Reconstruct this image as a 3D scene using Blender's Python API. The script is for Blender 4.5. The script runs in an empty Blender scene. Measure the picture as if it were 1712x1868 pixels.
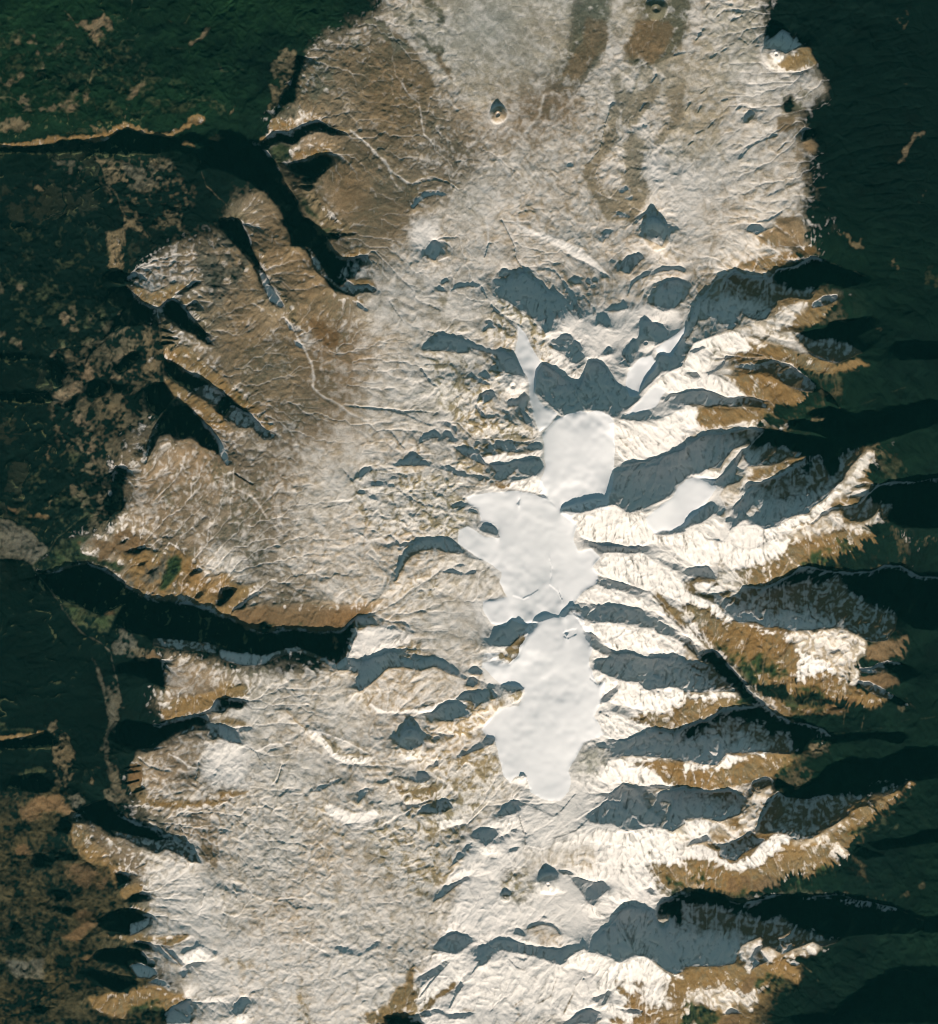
import bpy, math, random
import numpy as np
from mathutils import Vector

random.seed(4); rng = np.random.default_rng(11)
scene = bpy.context.scene

# ---------------------------------------------------------------- camera, sky, sun, exposure
PX = 0.02                      # one photo pixel on the ground is 0.02 units (1 unit = 1 km)
W0, H0 = 1712.0, 1868.0
def wx(x): return (x - W0/2)*PX
def wy(y): return (H0/2 - y)*PX

ALT = 705.0
cam_d = bpy.data.cameras.new('camera'); cam = bpy.data.objects.new('camera', cam_d)
scene.collection.objects.link(cam); scene.camera = cam
cam.location = (0, 0, ALT); cam.rotation_euler = (0, 0, 0)
cam_d.sensor_fit = 'VERTICAL'; cam_d.sensor_height = 24.0
cam_d.lens = 24.0*(ALT-1.2)/(H0*PX)
cam_d.clip_start = 1.0; cam_d.clip_end = 4000.0

SUN_EL, SUN_AZ = math.radians(21.0), math.radians(173.0)     # azimuth clockwise from north (+Y)
sdir = Vector((math.sin(SUN_AZ)*math.cos(SUN_EL), math.cos(SUN_AZ)*math.cos(SUN_EL), math.sin(SUN_EL)))
sl = bpy.data.lights.new('sun', 'SUN'); sun = bpy.data.objects.new('sun', sl); scene.collection.objects.link(sun)
sl.energy = 5.0; sl.angle = math.radians(0.5); sl.color = (1.0, 0.885, 0.78)
sun.rotation_euler = sdir.to_track_quat('Z', 'Y').to_euler(); sun.location = (0, -20, 30)
w = bpy.data.worlds.new('World'); scene.world = w; w.use_nodes = True
nt = w.node_tree; nt.nodes.clear()
sk = nt.nodes.new('ShaderNodeTexSky'); sk.sky_type = 'NISHITA'; sk.sun_disc = False
sk.sun_elevation = SUN_EL; sk.sun_rotation = SUN_AZ; sk.altitude = 1500
bg = nt.nodes.new('ShaderNodeBackground'); bg.inputs['Strength'].default_value = 0.054
ow = nt.nodes.new('ShaderNodeOutputWorld')
tint = nt.nodes.new('ShaderNodeVectorMath'); tint.operation = 'MULTIPLY'; tint.inputs[1].default_value = (.90, 1.08, .86)
nt.links.new(sk.outputs[0], tint.inputs[0]); nt.links.new(tint.outputs[0], bg.inputs[0]); nt.links.new(bg.outputs[0], ow.inputs[0])
scene.view_settings.view_transform = 'Standard'; scene.view_settings.look = 'None'
scene.view_settings.gamma = 1.0; scene.view_settings.use_curve_mapping = False
scene.view_settings.exposure = 0.26
scene.render.engine = 'CYCLES'
scene.cycles.filter_width = 1.0
scene.cycles.max_bounces = 4; scene.cycles.diffuse_bounces = 2

# ---------------------------------------------------------------- working grid (photo pixels)
PITCH, MARG = 1.3, 104.0
nx = int((W0+2*MARG)/PITCH)+1; ny = int((H0+2*MARG)/PITCH)+1
xs = (np.arange(nx)*PITCH-MARG).astype(np.float32); ys = (np.arange(ny)*PITCH-MARG).astype(np.float32)
X, Y = np.meshgrid(xs, ys)
def refl(a, m): a = np.abs(a); return np.where(a > m, 2*m-a, a)

def vnoise(wl, seed, sx=1.0, shape=None):
    """smooth value noise in [-1,1], wavelength wl px, stretched sx times along x"""
    r = np.random.default_rng(seed)
    n_x = int((nx*PITCH)/(wl*sx))+4; n_y = int((ny*PITCH)/wl)+4
    R = r.uniform(-1, 1, (n_y, n_x)).astype(np.float32)
    def taps(n, m, l):
        t = np.arange(n)*PITCH/l + r.uniform(0, 1); i = np.floor(t).astype(int); f = (t-i).astype(np.float32)
        c = [(1-f)**3/6, (3*f**3-6*f**2+4)/6, (-3*f**3+3*f**2+3*f+1)/6, f**3/6]
        return [np.clip(i+k-1, 0, m-1) for k in range(4)], c
    iy, cy = taps(ny, n_y, wl); ix, cx = taps(nx, n_x, wl*sx)
    A = sum(cy[k][:, None]*R[iy[k]] for k in range(4))
    A = np.ascontiguousarray(A.T)
    return np.ascontiguousarray(sum(cx[k][:, None]*A[ix[k]] for k in range(4)).T)*np.float32(1.9)

def fbm(wl, octv, seed, g=0.5, sx=1.0):
    s = 0; a = 1; tot = 0
    for k in range(octv):
        if wl/2**k < 2.0: break
        s = s + a*vnoise(wl/2**k, seed+k*17, sx); tot += a; a *= g
    return s/tot

def bil(F, gx, gy):
    gx = np.clip(gx, 0, nx-1.001); gy = np.clip(gy, 0, ny-1.001)
    i = gx.astype(np.int32); j = gy.astype(np.int32); fx = gx-i; fy = gy-j
    return (F[j, i]*(1-fx)+F[j, i+1]*fx)*(1-fy)+(F[j+1, i]*(1-fx)+F[j+1, i+1]*fx)*fy
def warp(F, dx, dy):
    return bil(F, (X+MARG+dx)/PITCH, (Y+MARG+dy)/PITCH)

def blur(F, s):
    s = s/PITCH; n = max(1, int(3*s)); k = np.exp(-0.5*(np.arange(-n, n+1)/s)**2); k /= k.sum()
    G = np.pad(F, ((n, n), (n, n)), mode='edge').astype(np.float32); o = 0
    for q in range(2*n+1): o = o + k[q]*G[q:q+F.shape[0], :]
    p = 0
    for q in range(2*n+1): p = p + k[q]*o[:, q:q+F.shape[1]]
    return p

# warped, mirrored photo coordinates for rasterising outlines: sharp (for relief) and ragged (for ground cover)
XR = refl(X, W0); YR = refl(Y, H0)
n1 = fbm(14, 2, 101); n2 = fbm(14, 2, 202); n3 = fbm(90, 5, 303, .62); n4 = fbm(90, 5, 404, .62)
XA = XR+1.1*n1; YA = YR+1.3*n2
XB = XR+2.2*n1; YB = YR+2.6*n2
XC = XR+26*n3; YC = YR+26*n4
KS = 450/1712.0

def poly_mask(P, XX, YY):
    """even-odd test inside the bounding box; returns slice and mask"""
    lo = P.min(0)-18; hi = P.max(0)+18
    big = XX is XC
    if big: lo -= 32; hi += 32
    x0 = 0 if lo[0] <= 40 else int(max(0, (lo[0]+MARG)/PITCH)); x1 = nx if hi[0] >= W0-40 else int(min(nx, (hi[0]+MARG)/PITCH+2))
    y0 = 0 if lo[1] <= 40 else int(max(0, (lo[1]+MARG)/PITCH)); y1 = ny if hi[1] >= H0-40 else int(min(ny, (hi[1]+MARG)/PITCH+2))
    sl_ = (slice(y0, y1), slice(x0, x1)); a = XX[sl_]; b = YY[sl_]; m = np.zeros(a.shape, bool)
    Q = np.roll(P, -1, 0)
    for (px, py), (qx, qy) in zip(P, Q):
        if py == qy: continue
        c = (b < py) != (b < qy)
        m ^= c & (a < (qx-px)*(b-py)/(qy-py)+px)
    return sl_, m

def line_mask(P, wd, XX, YY):
    lo = P.min(0)-wd-6; hi = P.max(0)+wd+6
    x0 = int(max(0, (lo[0]+MARG)/PITCH)); x1 = int(min(nx, (hi[0]+MARG)/PITCH+2))
    y0 = int(max(0, (lo[1]+MARG)/PITCH)); y1 = int(min(ny, (hi[1]+MARG)/PITCH+2))
    sl_ = (slice(y0, y1), slice(x0, x1)); a = XX[sl_]; b = YY[sl_]; d = np.full(a.shape, 1e9, np.float32)
    for (px, py), (qx, qy) in zip(P[:-1], P[1:]):
        ux, uy = qx-px, qy-py; L = ux*ux+uy*uy+1e-6
        t = np.clip(((a-px)*ux+(b-py)*uy)/L, 0, 1)
        d = np.minimum(d, np.hypot(a-px-t*ux, b-py-t*uy))
    return sl_, d

# cover classes: snow share, forest share, raggedness, ground colour
COV = {
 'p': (.46, 0, .50, (.43,.365,.275)), 'q': (.19, 0, .42, (.235,.178,.115)), 's': (.93, 0, .34, (.15,.142,.12)),
 'i': (1.0, 0, 0, (.8,.8,.8)), 'u': (.44, 0, 1.0, (.33,.27,.165)), 'r': (.26, 0, .5, (.42,.375,.29)),
 'v': (.06, 0, .4, (.29,.25,.18)), 'w2': (.55, 0, 1.0, (.30,.26,.18)), 'y': (.03, 0, .75, (.205,.135,.058)),
 'b': (.0, .08, .6, (.150,.100,.052)), 'o': (.05, 0, .35, (.225,.168,.100)), 'e': (.06, .05, .7, (.145,.14,.095)),
 'k': (.0, .28, .9, (.115,.11,.085)), 'm': (.0, .55, .9, (.075,.062,.030)), 'n': (.02, .3, 1.0, (.20,.155,.09)),
 't': (.0, .25, .9, (.27,.195,.12)), 'g': (.0, .4, .8, (.028,.052,.022)), 'c': (.0, .9, .5, (.006,.020,.011)),
 'h': (.40, .1, .7, (.11,.10,.075)), 'j': (.0, .64, 1.0, (.115,.095,.058)), 'w': (.70, 0, .36, (.43,.365,.275)), 'x': (.0, .80, .9, (.065,.08,.04)),
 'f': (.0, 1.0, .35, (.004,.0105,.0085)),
}
DATA = """
T 0 0 1
# ---- land cover, whole picture
Z p -200,-200 1900,-200 1900,2100 -200,2100
Z f -200,-200 690,-200 700,30 650,70 560,95 530,130 540,180 500,215 480,245 520,275 600,290 600,320 560,330 590,390 640,460 660,500 650,520 590,480 540,430 500,380 450,350 430,380 440,430 420,450 380,430 330,445 300,470 260,480 240,520 250,560 300,560 350,520 370,560 330,600 340,640 380,680 420,700 470,760 450,780 400,760 410,830 340,780 300,790 270,850 250,830 240,900 220,940 160,970 70,1040 200,1040 330,1100 440,1145 540,1150 640,1155 600,1215 480,1215 360,1200 300,1185 300,1240 310,1310 400,1300 380,1330 230,1370 235,1440 270,1480 210,1500 200,1540 270,1620 275,1700 240,1750 310,1800 350,1868 350,2100 -200,2100
Z x 0,40 120,30 260,60 480,70 520,120 460,200 300,230 120,240 0,240
Z j 150,560 215,480 235,520 300,620 340,680 380,720 300,780 250,840 240,900 190,960 140,930 110,840 90,740 120,640
Z x 0,440 120,400 220,430 230,560 150,620 60,680 0,640
Z x 60,830 150,820 180,930 90,960 20,940
Z j 180,285 300,290 350,340 320,420 250,400 200,340
Z m -200,1430 110,1440 150,1500 210,1540 270,1630 272,1690 240,1760 320,1830 350,1868 360,2100 -200,2100
Z m -200,1640 60,1650 130,1700 200,1760 190,1868 150,2100 -200,2100
Z o 430,340 480,320 560,330 640,470 650,540 640,620 590,700 520,780 450,800 400,780 340,690 330,600 370,560 340,480 330,440 400,430
Z q 225,830 330,770 450,790 530,790 530,880 490,960 470,1070 400,1080 290,1000 235,930
Z o 540,250 620,220 800,250 800,340 760,400 700,450 650,450 560,300
Z o 640,60 700,50 760,110 800,150 850,195 870,260 830,330 790,330 770,380 740,430 700,450 650,445 610,390 570,300 540,250 620,225 530,180 550,110 600,95
Z o 440,350 480,370 530,430 590,480 640,530 660,560 640,640 590,660 560,620 500,550 465,470 430,400
Z o 340,440 410,430 450,470 500,560 540,620 570,700 640,740 600,790 500,790 420,700 370,660 320,620 370,560 350,500 300,480
Z q 240,820 330,770 430,860 500,900 540,960 500,1050 400,1060 290,1000 240,930
Z q 560,560 640,560 700,640 660,740 600,800 520,830 430,830 480,780 560,720
Z q 380,660 480,760 520,800 480,860 420,840 400,780
Z o 130,990 240,950 290,1000 370,1050 430,1070 500,1100 690,1100 660,1135 620,1150 540,1150 430,1140 340,1090 250,1080 200,1030
Z q 440,1060 520,1040 600,1070 640,1100 540,1110 460,1110
Z q 310,1185 360,1200 470,1215 450,1260 440,1280 320,1310 300,1250
Z q 240,1370 330,1340 390,1340 420,1400 440,1440 380,1460 260,1440
Z q 260,1480 330,1480 420,1490 440,1540 400,1570 330,1540 270,1510
Z q 780,250 860,220 900,260 880,330 800,340 760,330
Z r 750,0 1060,0 1050,100 1000,170 930,180 870,190 830,150 780,100 720,30 700,0
Z e 1060,0 1130,0 1130,40 1100,80 1110,110 1080,140 1050,160 1000,170 1040,110
Z e 1150,0 1260,0 1260,60 1240,100 1190,130 1150,120 1160,60
Z q 900,230 960,150 1060,140 1080,170 1010,240 940,270
Z r 1130,140 1260,90 1300,120 1310,200 1270,300 1220,300 1200,200 1110,190
Z r 1280,0 1400,0 1390,100 1340,150 1300,300 1250,250 1270,100
Z p 620,1500 800,1420 840,1480 820,1600 700,1650 600,1600
Z u 660,1490 760,1470 840,1500 820,1600 760,1640 690,1580
Z u 720,1440 800,1400 830,1440 820,1480 740,1500
Z w 280,1560 330,1560 400,1620 480,1680 500,1760 420,1840 360,1868 330,1760 280,1700
Z w 350,1700 560,1700 700,1730 760,1800 640,1868 350,1868
Z s 900,520 1240,560 1260,760 1300,860 1440,900 1400,1060 1300,1140 1260,1260 1140,1340 1110,1440 1250,1540 1200,1640 1180,1860 740,1868 800,1720 860,1540 950,1460 900,1300 880,1200 870,1050 840,900 990,870 980,760 950,650
Z p 1130,440 1250,520 1120,560 1040,520 960,400 940,300 1080,340
Z w 1200,300 1290,280 1280,420 1220,460
Z p 830,540 930,600 960,760 880,860 760,820 780,640
Z u 900,570 950,590 990,640 1000,680 960,660 920,610
Z u 780,640 900,660 950,700 880,780 800,720
Z u 820,770 940,770 980,790 900,850 850,830
Z u 650,860 730,850 830,870 860,1000 760,960 700,980 660,930
Z u 840,1280 940,1270 880,1350 800,1360
Z u 760,1040 880,1040 880,1080 760,1090
Z u 640,1150 700,1170 780,1180 760,1210 640,1200
# east slopes
Z y 1340,480 1440,470 1560,560 1560,620 1700,680 1560,720 1500,800 1600,790 1680,860 1640,960 1660,1040 1560,1080 1500,1120 1680,1160 1690,1290 1560,1330 1460,1380 1460,1430 1700,1440 1640,1620 1440,1640 1300,1640 1200,1640 1180,1580 1250,1540 1380,1500 1400,1440 1300,1400 1340,1320 1420,1280 1330,1200 1250,1130 1220,1080 1300,1050 1420,1040 1440,960 1560,880 1440,820 1360,760 1340,640 1420,600 1340,560
Z y 1180,1740 1400,1740 1500,1740 1480,1868 1280,1868
# east forest
Z f 1440,-200 1400,20 1405,70 1470,90 1515,165 1440,200 1480,250 1470,350 1460,445 1500,465 1430,490 1380,490 1430,500 1540,560 1520,600 1500,590 1440,590 1480,630 1560,650 1640,680 1500,720 1510,760 1430,770 1380,810 1480,830 1560,790 1630,830 1590,880 1560,930 1640,950 1640,1030 1480,1080 1400,1130 1560,1200 1650,1170 1660,1250 1640,1290 1500,1330 1440,1370 1440,1420 1390,1450 1420,1520 1560,1440 1640,1430 1560,1530 1590,1600 1585,1630 1440,1650 1300,1640 1200,1640 1280,1700 1500,1720 1490,1760 1420,1800 1380,1868 1380,2100 1900,2100 1900,-200
Z c 1560,1180 1712,1180 1712,1340 1500,1345 1560,1290
Z c 1600,1480 1712,1500 1712,1900 1450,1900 1560,1700
Z c -200,-200 600,-200 560,100 450,200 200,60 -200,20
Z c 1500,640 1712,560 1712,760 1560,760 
T 0 0 0
L3 y 0,985 60,975 100,990 250,960 400,925 470,950 620,930 740,905 860,850 960,870 1050,920 1150,930 1250,890 1340,800 1420,790 1400,860 1290,900 1190,970 1100,950 1010,940 900,900 830,920 740,970 560,990 440,960 370,990 270,1005 130,1020 0,1010
L2 c 0,800 300,780 700,860 860,830 1000,800 1340,780 1420,790 1340,800 1250,880 1150,925 1050,915 960,865 860,845 740,900 620,925 400,920 250,955 100,985 0,970
D f 0,1020 150,1025 330,1005 440,980 740,975 820,925 900,905 980,945 1150,960 1240,1000 1250,1040 1100,1060 900,1080 700,1060 500,1060 300,1060 0,1060
Z t 540,190 700,130 740,100 780,180 730,240 700,300 640,290 620,210
Z t 440,740 540,650 620,610 630,650 540,720 480,780 445,780
Z t 860,660 930,610 980,560 985,600 930,690 880,710
Z t 0,520 60,550 120,560 170,500 180,520 120,590 60,580 0,570
Z t 180,280 240,255 300,320 240,320
Z t 330,350 400,310 470,270 400,340 340,350
Z t 100,250 140,290 130,310 100,290
Z t 1300,330 1310,240 1340,280 1440,190 1460,200 1380,280 1330,330
Z t 150,650 210,740 240,740 200,780 140,700
Z t 260,740 340,700 420,690 420,730 330,770 260,770
Z t 390,680 450,640 540,580 520,640 430,690
Z n 0,830 130,800 240,860 160,900 0,890
Z n 630,860 690,850 740,910 660,900
Z t 210,350 260,345 270,390 240,390
Z t 230,430 260,470 290,465 320,420 320,470 270,490 240,470
Z t 450,70 500,120 480,120
Z t 1500,470 1540,450 1570,480 1530,500
Z t 1590,780 1640,740 1650,750 1600,800
z n 9 450,70 500,120 540,190
z n 9 640,490 610,600
z n 8 985,500 980,570
z n 8 880,720 870,840
z n 7 940,0 900,80 870,140
z g 9 1100,120 1160,130 1210,165 1290,155 1310,110 1350,60 1360,10
z g 7 1180,320 1290,335 1320,300
z n 5 1320,340 1325,390
z g 6 1440,500 1560,500 1690,480
z n 6 120,620 150,700 210,750
z n 6 470,790 490,910
z n 7 0,650 100,680 180,760
z g 9 1500,700 1300,690 1200,660
z g 8 700,380 800,330 860,280 950,270
z g 7 0,360 50,320 100,300
D2 f 250,480 320,480 330,540 270,560
Z n 620,1060 700,1090 740,1110 690,1130
Z n 720,1140 850,1180 900,1280 820,1330 760,1250
Z k 880,1150 1180,1100 1200,1250 1050,1340 880,1350
Z k 350,1100 480,1090 550,1200 520,1330 440,1320 430,1180
Z n 1060,1400 1150,1380 1130,1400 1090,1420
Z n 1040,1080 1100,1080 1100,1110 1050,1110
Z n 220,1280 300,1280 340,1310 280,1340 220,1320
L2 n 1580,1410 1640,1380 1640,1400 1600,1430
L3 y 1250,1000 1290,985 1370,1010 1350,1030 1290,1015
L2 y 1430,970 1600,880 1660,920 1520,990
D f 1240,960 1320,920 1420,960 1420,1010 1370,1010 1290,985
D f 1520,990 1590,940 1660,940 1712,980 1712,1120 1600,1060
D f 1380,1050 1430,1010 1520,1020 1660,1100 1712,1180 1712,1260 1600,1200 1480,1160 1400,1180 
r n 8 1370,1010 1390,1100 1405,1200 1440,1290 1520,1370 1600,1440 1660,1530 1712,1600
r n 8 610,1020 700,1130 740,1260 820,1380 860,1500 860,1712
L2 n 860,1510 930,1540 1000,1580 1000,1640 900,1620 870,1580
L2 n 730,1660 800,1600 860,1610 860,1712 780,1712
L2 n 740,1400 780,1370 790,1400 740,1430
L3 n 840,1380 890,1370 880,1390 840,1395
L3 n 1615,1495 1712,1480 1712,1560 1650,1530
Z k 1400,1660 1550,1600 1620,1660 1650,1712 1450,1712
Z t 1480,1670 1540,1650 1520,1690
z k 6 300,1500 420,1480 460,1420 430,1380 440,1200
T 400 0 0
Z o 560,420 700,390 1000,400 1100,350 1200,200 1320,290 1450,500 1500,600 1420,700 1300,900 1200,1000 1100,1100 900,1000 760,830 560,780 520,560
Z e 580,430 700,400 800,450 800,620 620,700 540,600
Z e 1060,60 1130,110 1200,210 1320,290 1350,350 1200,400 1100,300 1000,200 1030,120
Z e 900,300 980,270 1010,330 950,370
Z f 940,340 1000,350 980,370 
Z s 960,400 1000,370 1010,390 980,410
Z s 1320,370 1360,380 1350,395 
Z e 1440,20 1480,0 1520,10 1530,60 1580,120 1570,140 1520,120 1490,80
Z e 1320,0 1350,0 1350,90 1390,150 1380,170 1340,110
Z e 1390,240 1430,230 1490,290 1590,300 1570,350 1500,340
Z o 1500,350 1550,350 1560,430 1610,470 1600,520 1620,570 1590,550 1560,490 1530,440
Z e 1240,90 1270,100 1260,140 1240,140
Z n 360,440 440,330 560,340 540,500 480,620 440,740 390,770 350,700 340,600
Z k 380,800 430,760 560,740 620,780 560,820 460,830
D f 540,380 600,390 570,480 530,600 530,700 450,720 390,820 370,820 430,690 500,560 540,470
L4 y 350,830 380,820 470,840 560,850 640,830 710,815 760,870 820,890 900,905 910,920 860,910 770,880 700,835 620,850 560,870 470,915 400,910 330,950 280,1000 260,990 330,900
L2 c 0,860 100,800 350,830 330,900 260,990 200,990 120,950 0,950
D f 270,1010 330,955 400,915 470,920 560,880 620,855 700,840 770,885 860,920 870,935 780,940 720,920 640,910 560,960 510,1000 420,980 330,1030 290,1040
D f 0,960 80,940 150,950 220,1000 280,1020 340,1060 400,1150 460,1280 540,1380 580,1500 560,1712 540,1712 490,1600 400,1430 330,1340 250,1300 150,1200 60,1100 0,1060
L3 y 510,1040 560,1040 740,1010 790,1020 770,1070 660,1090 560,1090 500,1090
L2 g 340,1040 420,990 500,1000 500,1090 400,1130 360,1070
D f 480,1130 640,1110 740,1070 800,1080 790,1150 720,1200 670,1270 600,1280 560,1260 640,1230 560,1210 500,1170
D f 560,1290 650,1290 660,1310 620,1330 560,1310
L2 n 540,1290 560,1270 640,1280 650,1290 570,1295
L3 n 560,1340 660,1340 700,1370 760,1440 880,1560 930,1610 860,1620 780,1600 700,1520 640,1440
Z g 540,1340 600,1400 700,1520 780,1600 740,1620 640,1520 570,1440
D f 750,1640 850,1620 960,1615 940,1630 860,1640 780,1670
D f 560,1480 660,1560 740,1640 760,1712 500,1712 500,1620 560,1560
r n 8 380,1100 450,1220 530,1380 590,1520 680,1600 750,1712
r p 14 910,905 980,965 1060,1030 1150,1120 1190,1180 1320,1270
r p 8 1190,1180 1200,1230 1240,1290
r p 6 1200,200 1215,300 1205,400 1225,530 1290,590 1330,670 1380,720 1410,840 1420,940 1480,1000
r n 6 1050,840 1160,910 1180,940 1290,960
r n 5 1000,600 1000,700 1030,800 1060,850
r p 6 1190,600 1210,660
r n 5 1100,490 1200,420 1310,360
r n 6 1150,1100 1230,1110 1290,1090
r p 6 1600,690 1640,750 1700,790
r n 5 700,1350 760,1400 900,1450 1000,1500 1100,1470
r n 5 760,1300 860,1340 950,1400
r n 5 900,1200 1000,1290 1080,1310
r n 5 1100,1180 1080,1300 1120,1400
r n 5 830,1490 950,1450
l y 8 1340,1265 1430,1220 1500,1220 1580,1250 1660,1310
d u 7 1340,1285 1440,1255 1510,1250 1590,1265 1650,1310
D s 1330,1440 1370,1380 1430,1340 1510,1330 1590,1350 1560,1365 1500,1350 1440,1370 1390,1400 1350,1450
Z n 1340,1310 1420,1320 1370,1400 1330,1430
D s 1490,1690 1500,1670 1530,1712 1480,1712
T 800 0 0
Z e 985,100 990,40 1030,0 1070,0 1080,40 1030,60 1000,100
Z e 1200,160 1220,130 1240,150 1210,170
Z e 1050,30 1150,20 1180,80 1100,90
Z o 1030,120 1150,130 1180,240 1160,330 1080,400 1000,500 950,560 850,520 920,400 990,300 1010,200
Z e 1090,290 1150,280 1150,360 1100,390 1080,350
Z r 1190,200 1230,100 1290,20 1400,60 1400,150 1340,230 1280,290 1190,250
Z e 1450,40 1600,20 1700,0 1712,150 1600,150 1450,130
Z o 1380,150 1600,150 1640,200 1560,380 1480,460 1400,400 1330,400 1290,320 1340,240
Z e 0,50 40,90 55,130 0,130
Z e 0,280 60,300 55,330 0,340
Z r 1190,740 1240,740 1250,800 1230,950 1200,1050 1120,1130 1090,1190 1110,1290 1190,1380 1240,1300 1300,1120 1280,1000 1330,900 1450,1010 1440,1250 1480,1330 1400,1500 1330,1540 1180,1520 1100,1400 1030,1290 1015,1150 1120,1040 1160,850
Z v 1190,740 1240,740 1250,800 1230,950 1200,1050 1120,1130 1090,1190 1110,1290 1190,1380 1240,1300 1300,1120 1280,1000 1330,900 1430,1010 1430,1250 1480,1330 1400,1500 1330,1540 1180,1520 1100,1400 1030,1290 1015,1150 1120,1040 1160,850
Z v 1200,560 1260,500 1290,620 1380,650 1500,560 1560,600 1480,720 1380,850 1330,900 1270,850 1260,740 1210,680
Z v 1560,640 1712,560 1712,800 1600,920 1540,1000 1480,1000 1560,880 1600,760
Z p 1240,1050 1290,1120 1250,1300 1190,1370 1130,1340 1110,1260 1090,1200 1130,1140
Z p 1450,840 1530,740 1560,680 1610,720 1580,850 1520,930 1480,900
Z p 1270,530 1340,510 1350,560 1300,640
Z s 1450,1050 1540,1090 1540,1250 1490,1310 1440,1240
l p 4 1110,1140 1230,1060 1290,1110 1290,1180 1250,1300 1190,1375 1130,1350 1110,1260 1090,1200 1110,1150
d u 6 1185,770 1200,730 1240,740
D s 1440,1560 1460,1510 1500,1500 1560,1550 1585,1640 1550,1712 1500,1690 1440,1660
D s 870,1150 920,1130 950,1160 890,1160
d s 8 1400,770 1430,720
d s 8 1480,570 1520,520
d s 8 1640,385 1712,365
d u 5 560,1480 640,1460 665,1475
D2 s 610,1570 660,1490 620,1560
r p 7 560,920 600,980 700,1130 850,1250
r p 16 740,660 700,800 600,930
r p 9 80,690 130,760 190,800
r u 4 0,1250 60,1260 130,1310 220,1350 260,1420 255,1500 280,1600 280,1712
r u 4 300,1410 350,1400 420,1470 470,1580 510,1680
r u 4 60,1310 110,1420 80,1500 30,1600 60,1680
r u 4 290,1470 330,1560 320,1600
d u 4 1020,1150 1120,1040 1160,850 1190,770
d s 9 1370,1550 1440,1480
d s 8 1220,1500 1260,1480
D2 s 1250,1320 1300,1290 1330,1310 1270,1340
D2 s 1290,1380 1350,1360 1340,1390
D2 s 1110,1660 1160,1600 1220,1600 1190,1630 1140,1680
D2 s 1230,1470 1290,1480 1330,1510 1260,1510
D2 s 1400,860 1450,870 1430,900
T 1250 0 0
Z f 580,80 650,50 720,0 1712,0 1712,400 1100,560 1000,560 900,400 850,330 800,200 600,260 570,300 590,130
Z q 480,300 560,330 640,440 560,400
L3 y 640,440 700,380 800,330 860,330 900,400 930,440 870,470 800,500 690,490 630,460
L4 s 560,360 620,340 690,370 700,380 640,440 600,390
D s 560,340 580,280 620,260 680,200 740,260 820,310 760,340 700,370 650,340 600,345
Z f 670,730 720,660 800,760 740,780 700,790
Z e 640,700 720,650 850,640 900,660 850,740 760,760 680,740
D f 820,890 900,890 920,930 860,970 820,980
Z p 750,520 900,480 1000,600 1010,650 880,640 750,600
Z o 640,820 760,800 760,880 700,920 640,900
Z o 820,980 880,960 920,1010 900,1070 850,1060 
Z o 620,1500 760,1490 830,1550 820,1712 620,1712
L3 o 510,1640 560,1600 680,1560 800,1520 830,1600 800,1700 560,1712 510,1680
Z t 1500,970 1560,920 1610,860 1620,900 1670,910 1640,960 1600,960 1570,1040 1540,1110 1500,1130 1520,1010
Z n 1470,120 1510,60 1550,90 1540,150 1500,180 1470,160
z n 8 1400,60 1415,110
z n 6 1010,190 1035,240
z n 7 1520,580 1570,590 1600,620
z n 6 1500,780 1510,745 1540,740
Z n 1630,1430 1660,1340 1700,1340 1680,1380
Z s 1030,1450 1060,1445 1050,1465
Z s 990,1570 1020,1560 1030,1590 1070,1570 1070,1590 1010,1600
Z n 1040,1590 1110,1630 1170,1660 1200,1640 1280,1690 1250,1712 1140,1700
Z s 980,1200 1000,1210 990,1240
r n 5 540,825 680,820 745,790
r n 5 765,880 790,780
r n 6 830,1350 930,1310 990,1300
r n 6 710,1300 750,1280 900,1210
r n 4 850,1385 970,1390
r n 4 830,1430 930,1440
r n 4 1080,690 1160,760 1220,780
r n 4 860,1060 920,1110
r u 4 380,740 400,790 350,850 280,990 400,1000 400,1080
r p 4 600,1100 700,1010 720,960 800,870
d u 7 350,760 400,735 490,770 560,770
D u 410,830 450,770 470,790 440,850 410,850
d u 8 380,1100 450,1020 500,990 640,940
d u 6 640,1050 700,990
d s 8 500,1540 580,1530 670,1470
D s 430,1590 460,1560 520,1560 560,1590 500,1630 450,1610
d s 7 570,1360 640,1330
d u 7 400,90 330,80
d u 8 230,110 270,80 350,75
d u 8 320,150 400,110
d u 8 140,60 170,20
d u 7 80,280 130,200
d u 7 180,400 220,370
d u 7 250,360 290,340
d u 7 110,650 150,620
d u 7 260,700 300,690
d u 7 90,780 110,740
d u 7 160,890 210,830
d u 7 80,930 120,910
d u 6 20,1010 60,980
d u 6 0,770 40,710
d u 6 450,160 500,110
d u 6 440,310 380,270
T 0 400 0
L2 n 720,80 860,60 860,330 740,400 760,250 720,150
L2 n 870,20 1000,60 1050,130 1000,300 880,400
Z f 880,60 1010,100 1050,140 1010,300 880,380
r n 9 860,0 862,200 855,350 870,450 960,540 1080,630 1100,700 1115,850 1130,980 1135,1110 1200,1220 1230,1270
Z s 960,380 1020,320 1100,290 1200,200 1200,250 1150,330 1250,380 1200,420 1050,480 980,460
Z q 1100,270 1340,230 1400,380 1250,430 1100,480 970,440 960,380
Z k 1300,200 1500,120 1660,200 1712,300 1712,560 1500,560 1400,400 1340,250
L4 y 910,480 960,470 1060,510 1130,480 1200,440 1290,450 1400,405 1330,430 1290,480 1200,525 1140,580 1095,630 1010,590 930,540
D f 1110,620 1150,570 1200,550 1270,600 1330,690 1420,780 1490,880 1440,870 1340,800 1250,760 1200,700 1150,660
D f 1200,520 1290,480 1360,430 1410,430 1350,470 1290,510
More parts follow.
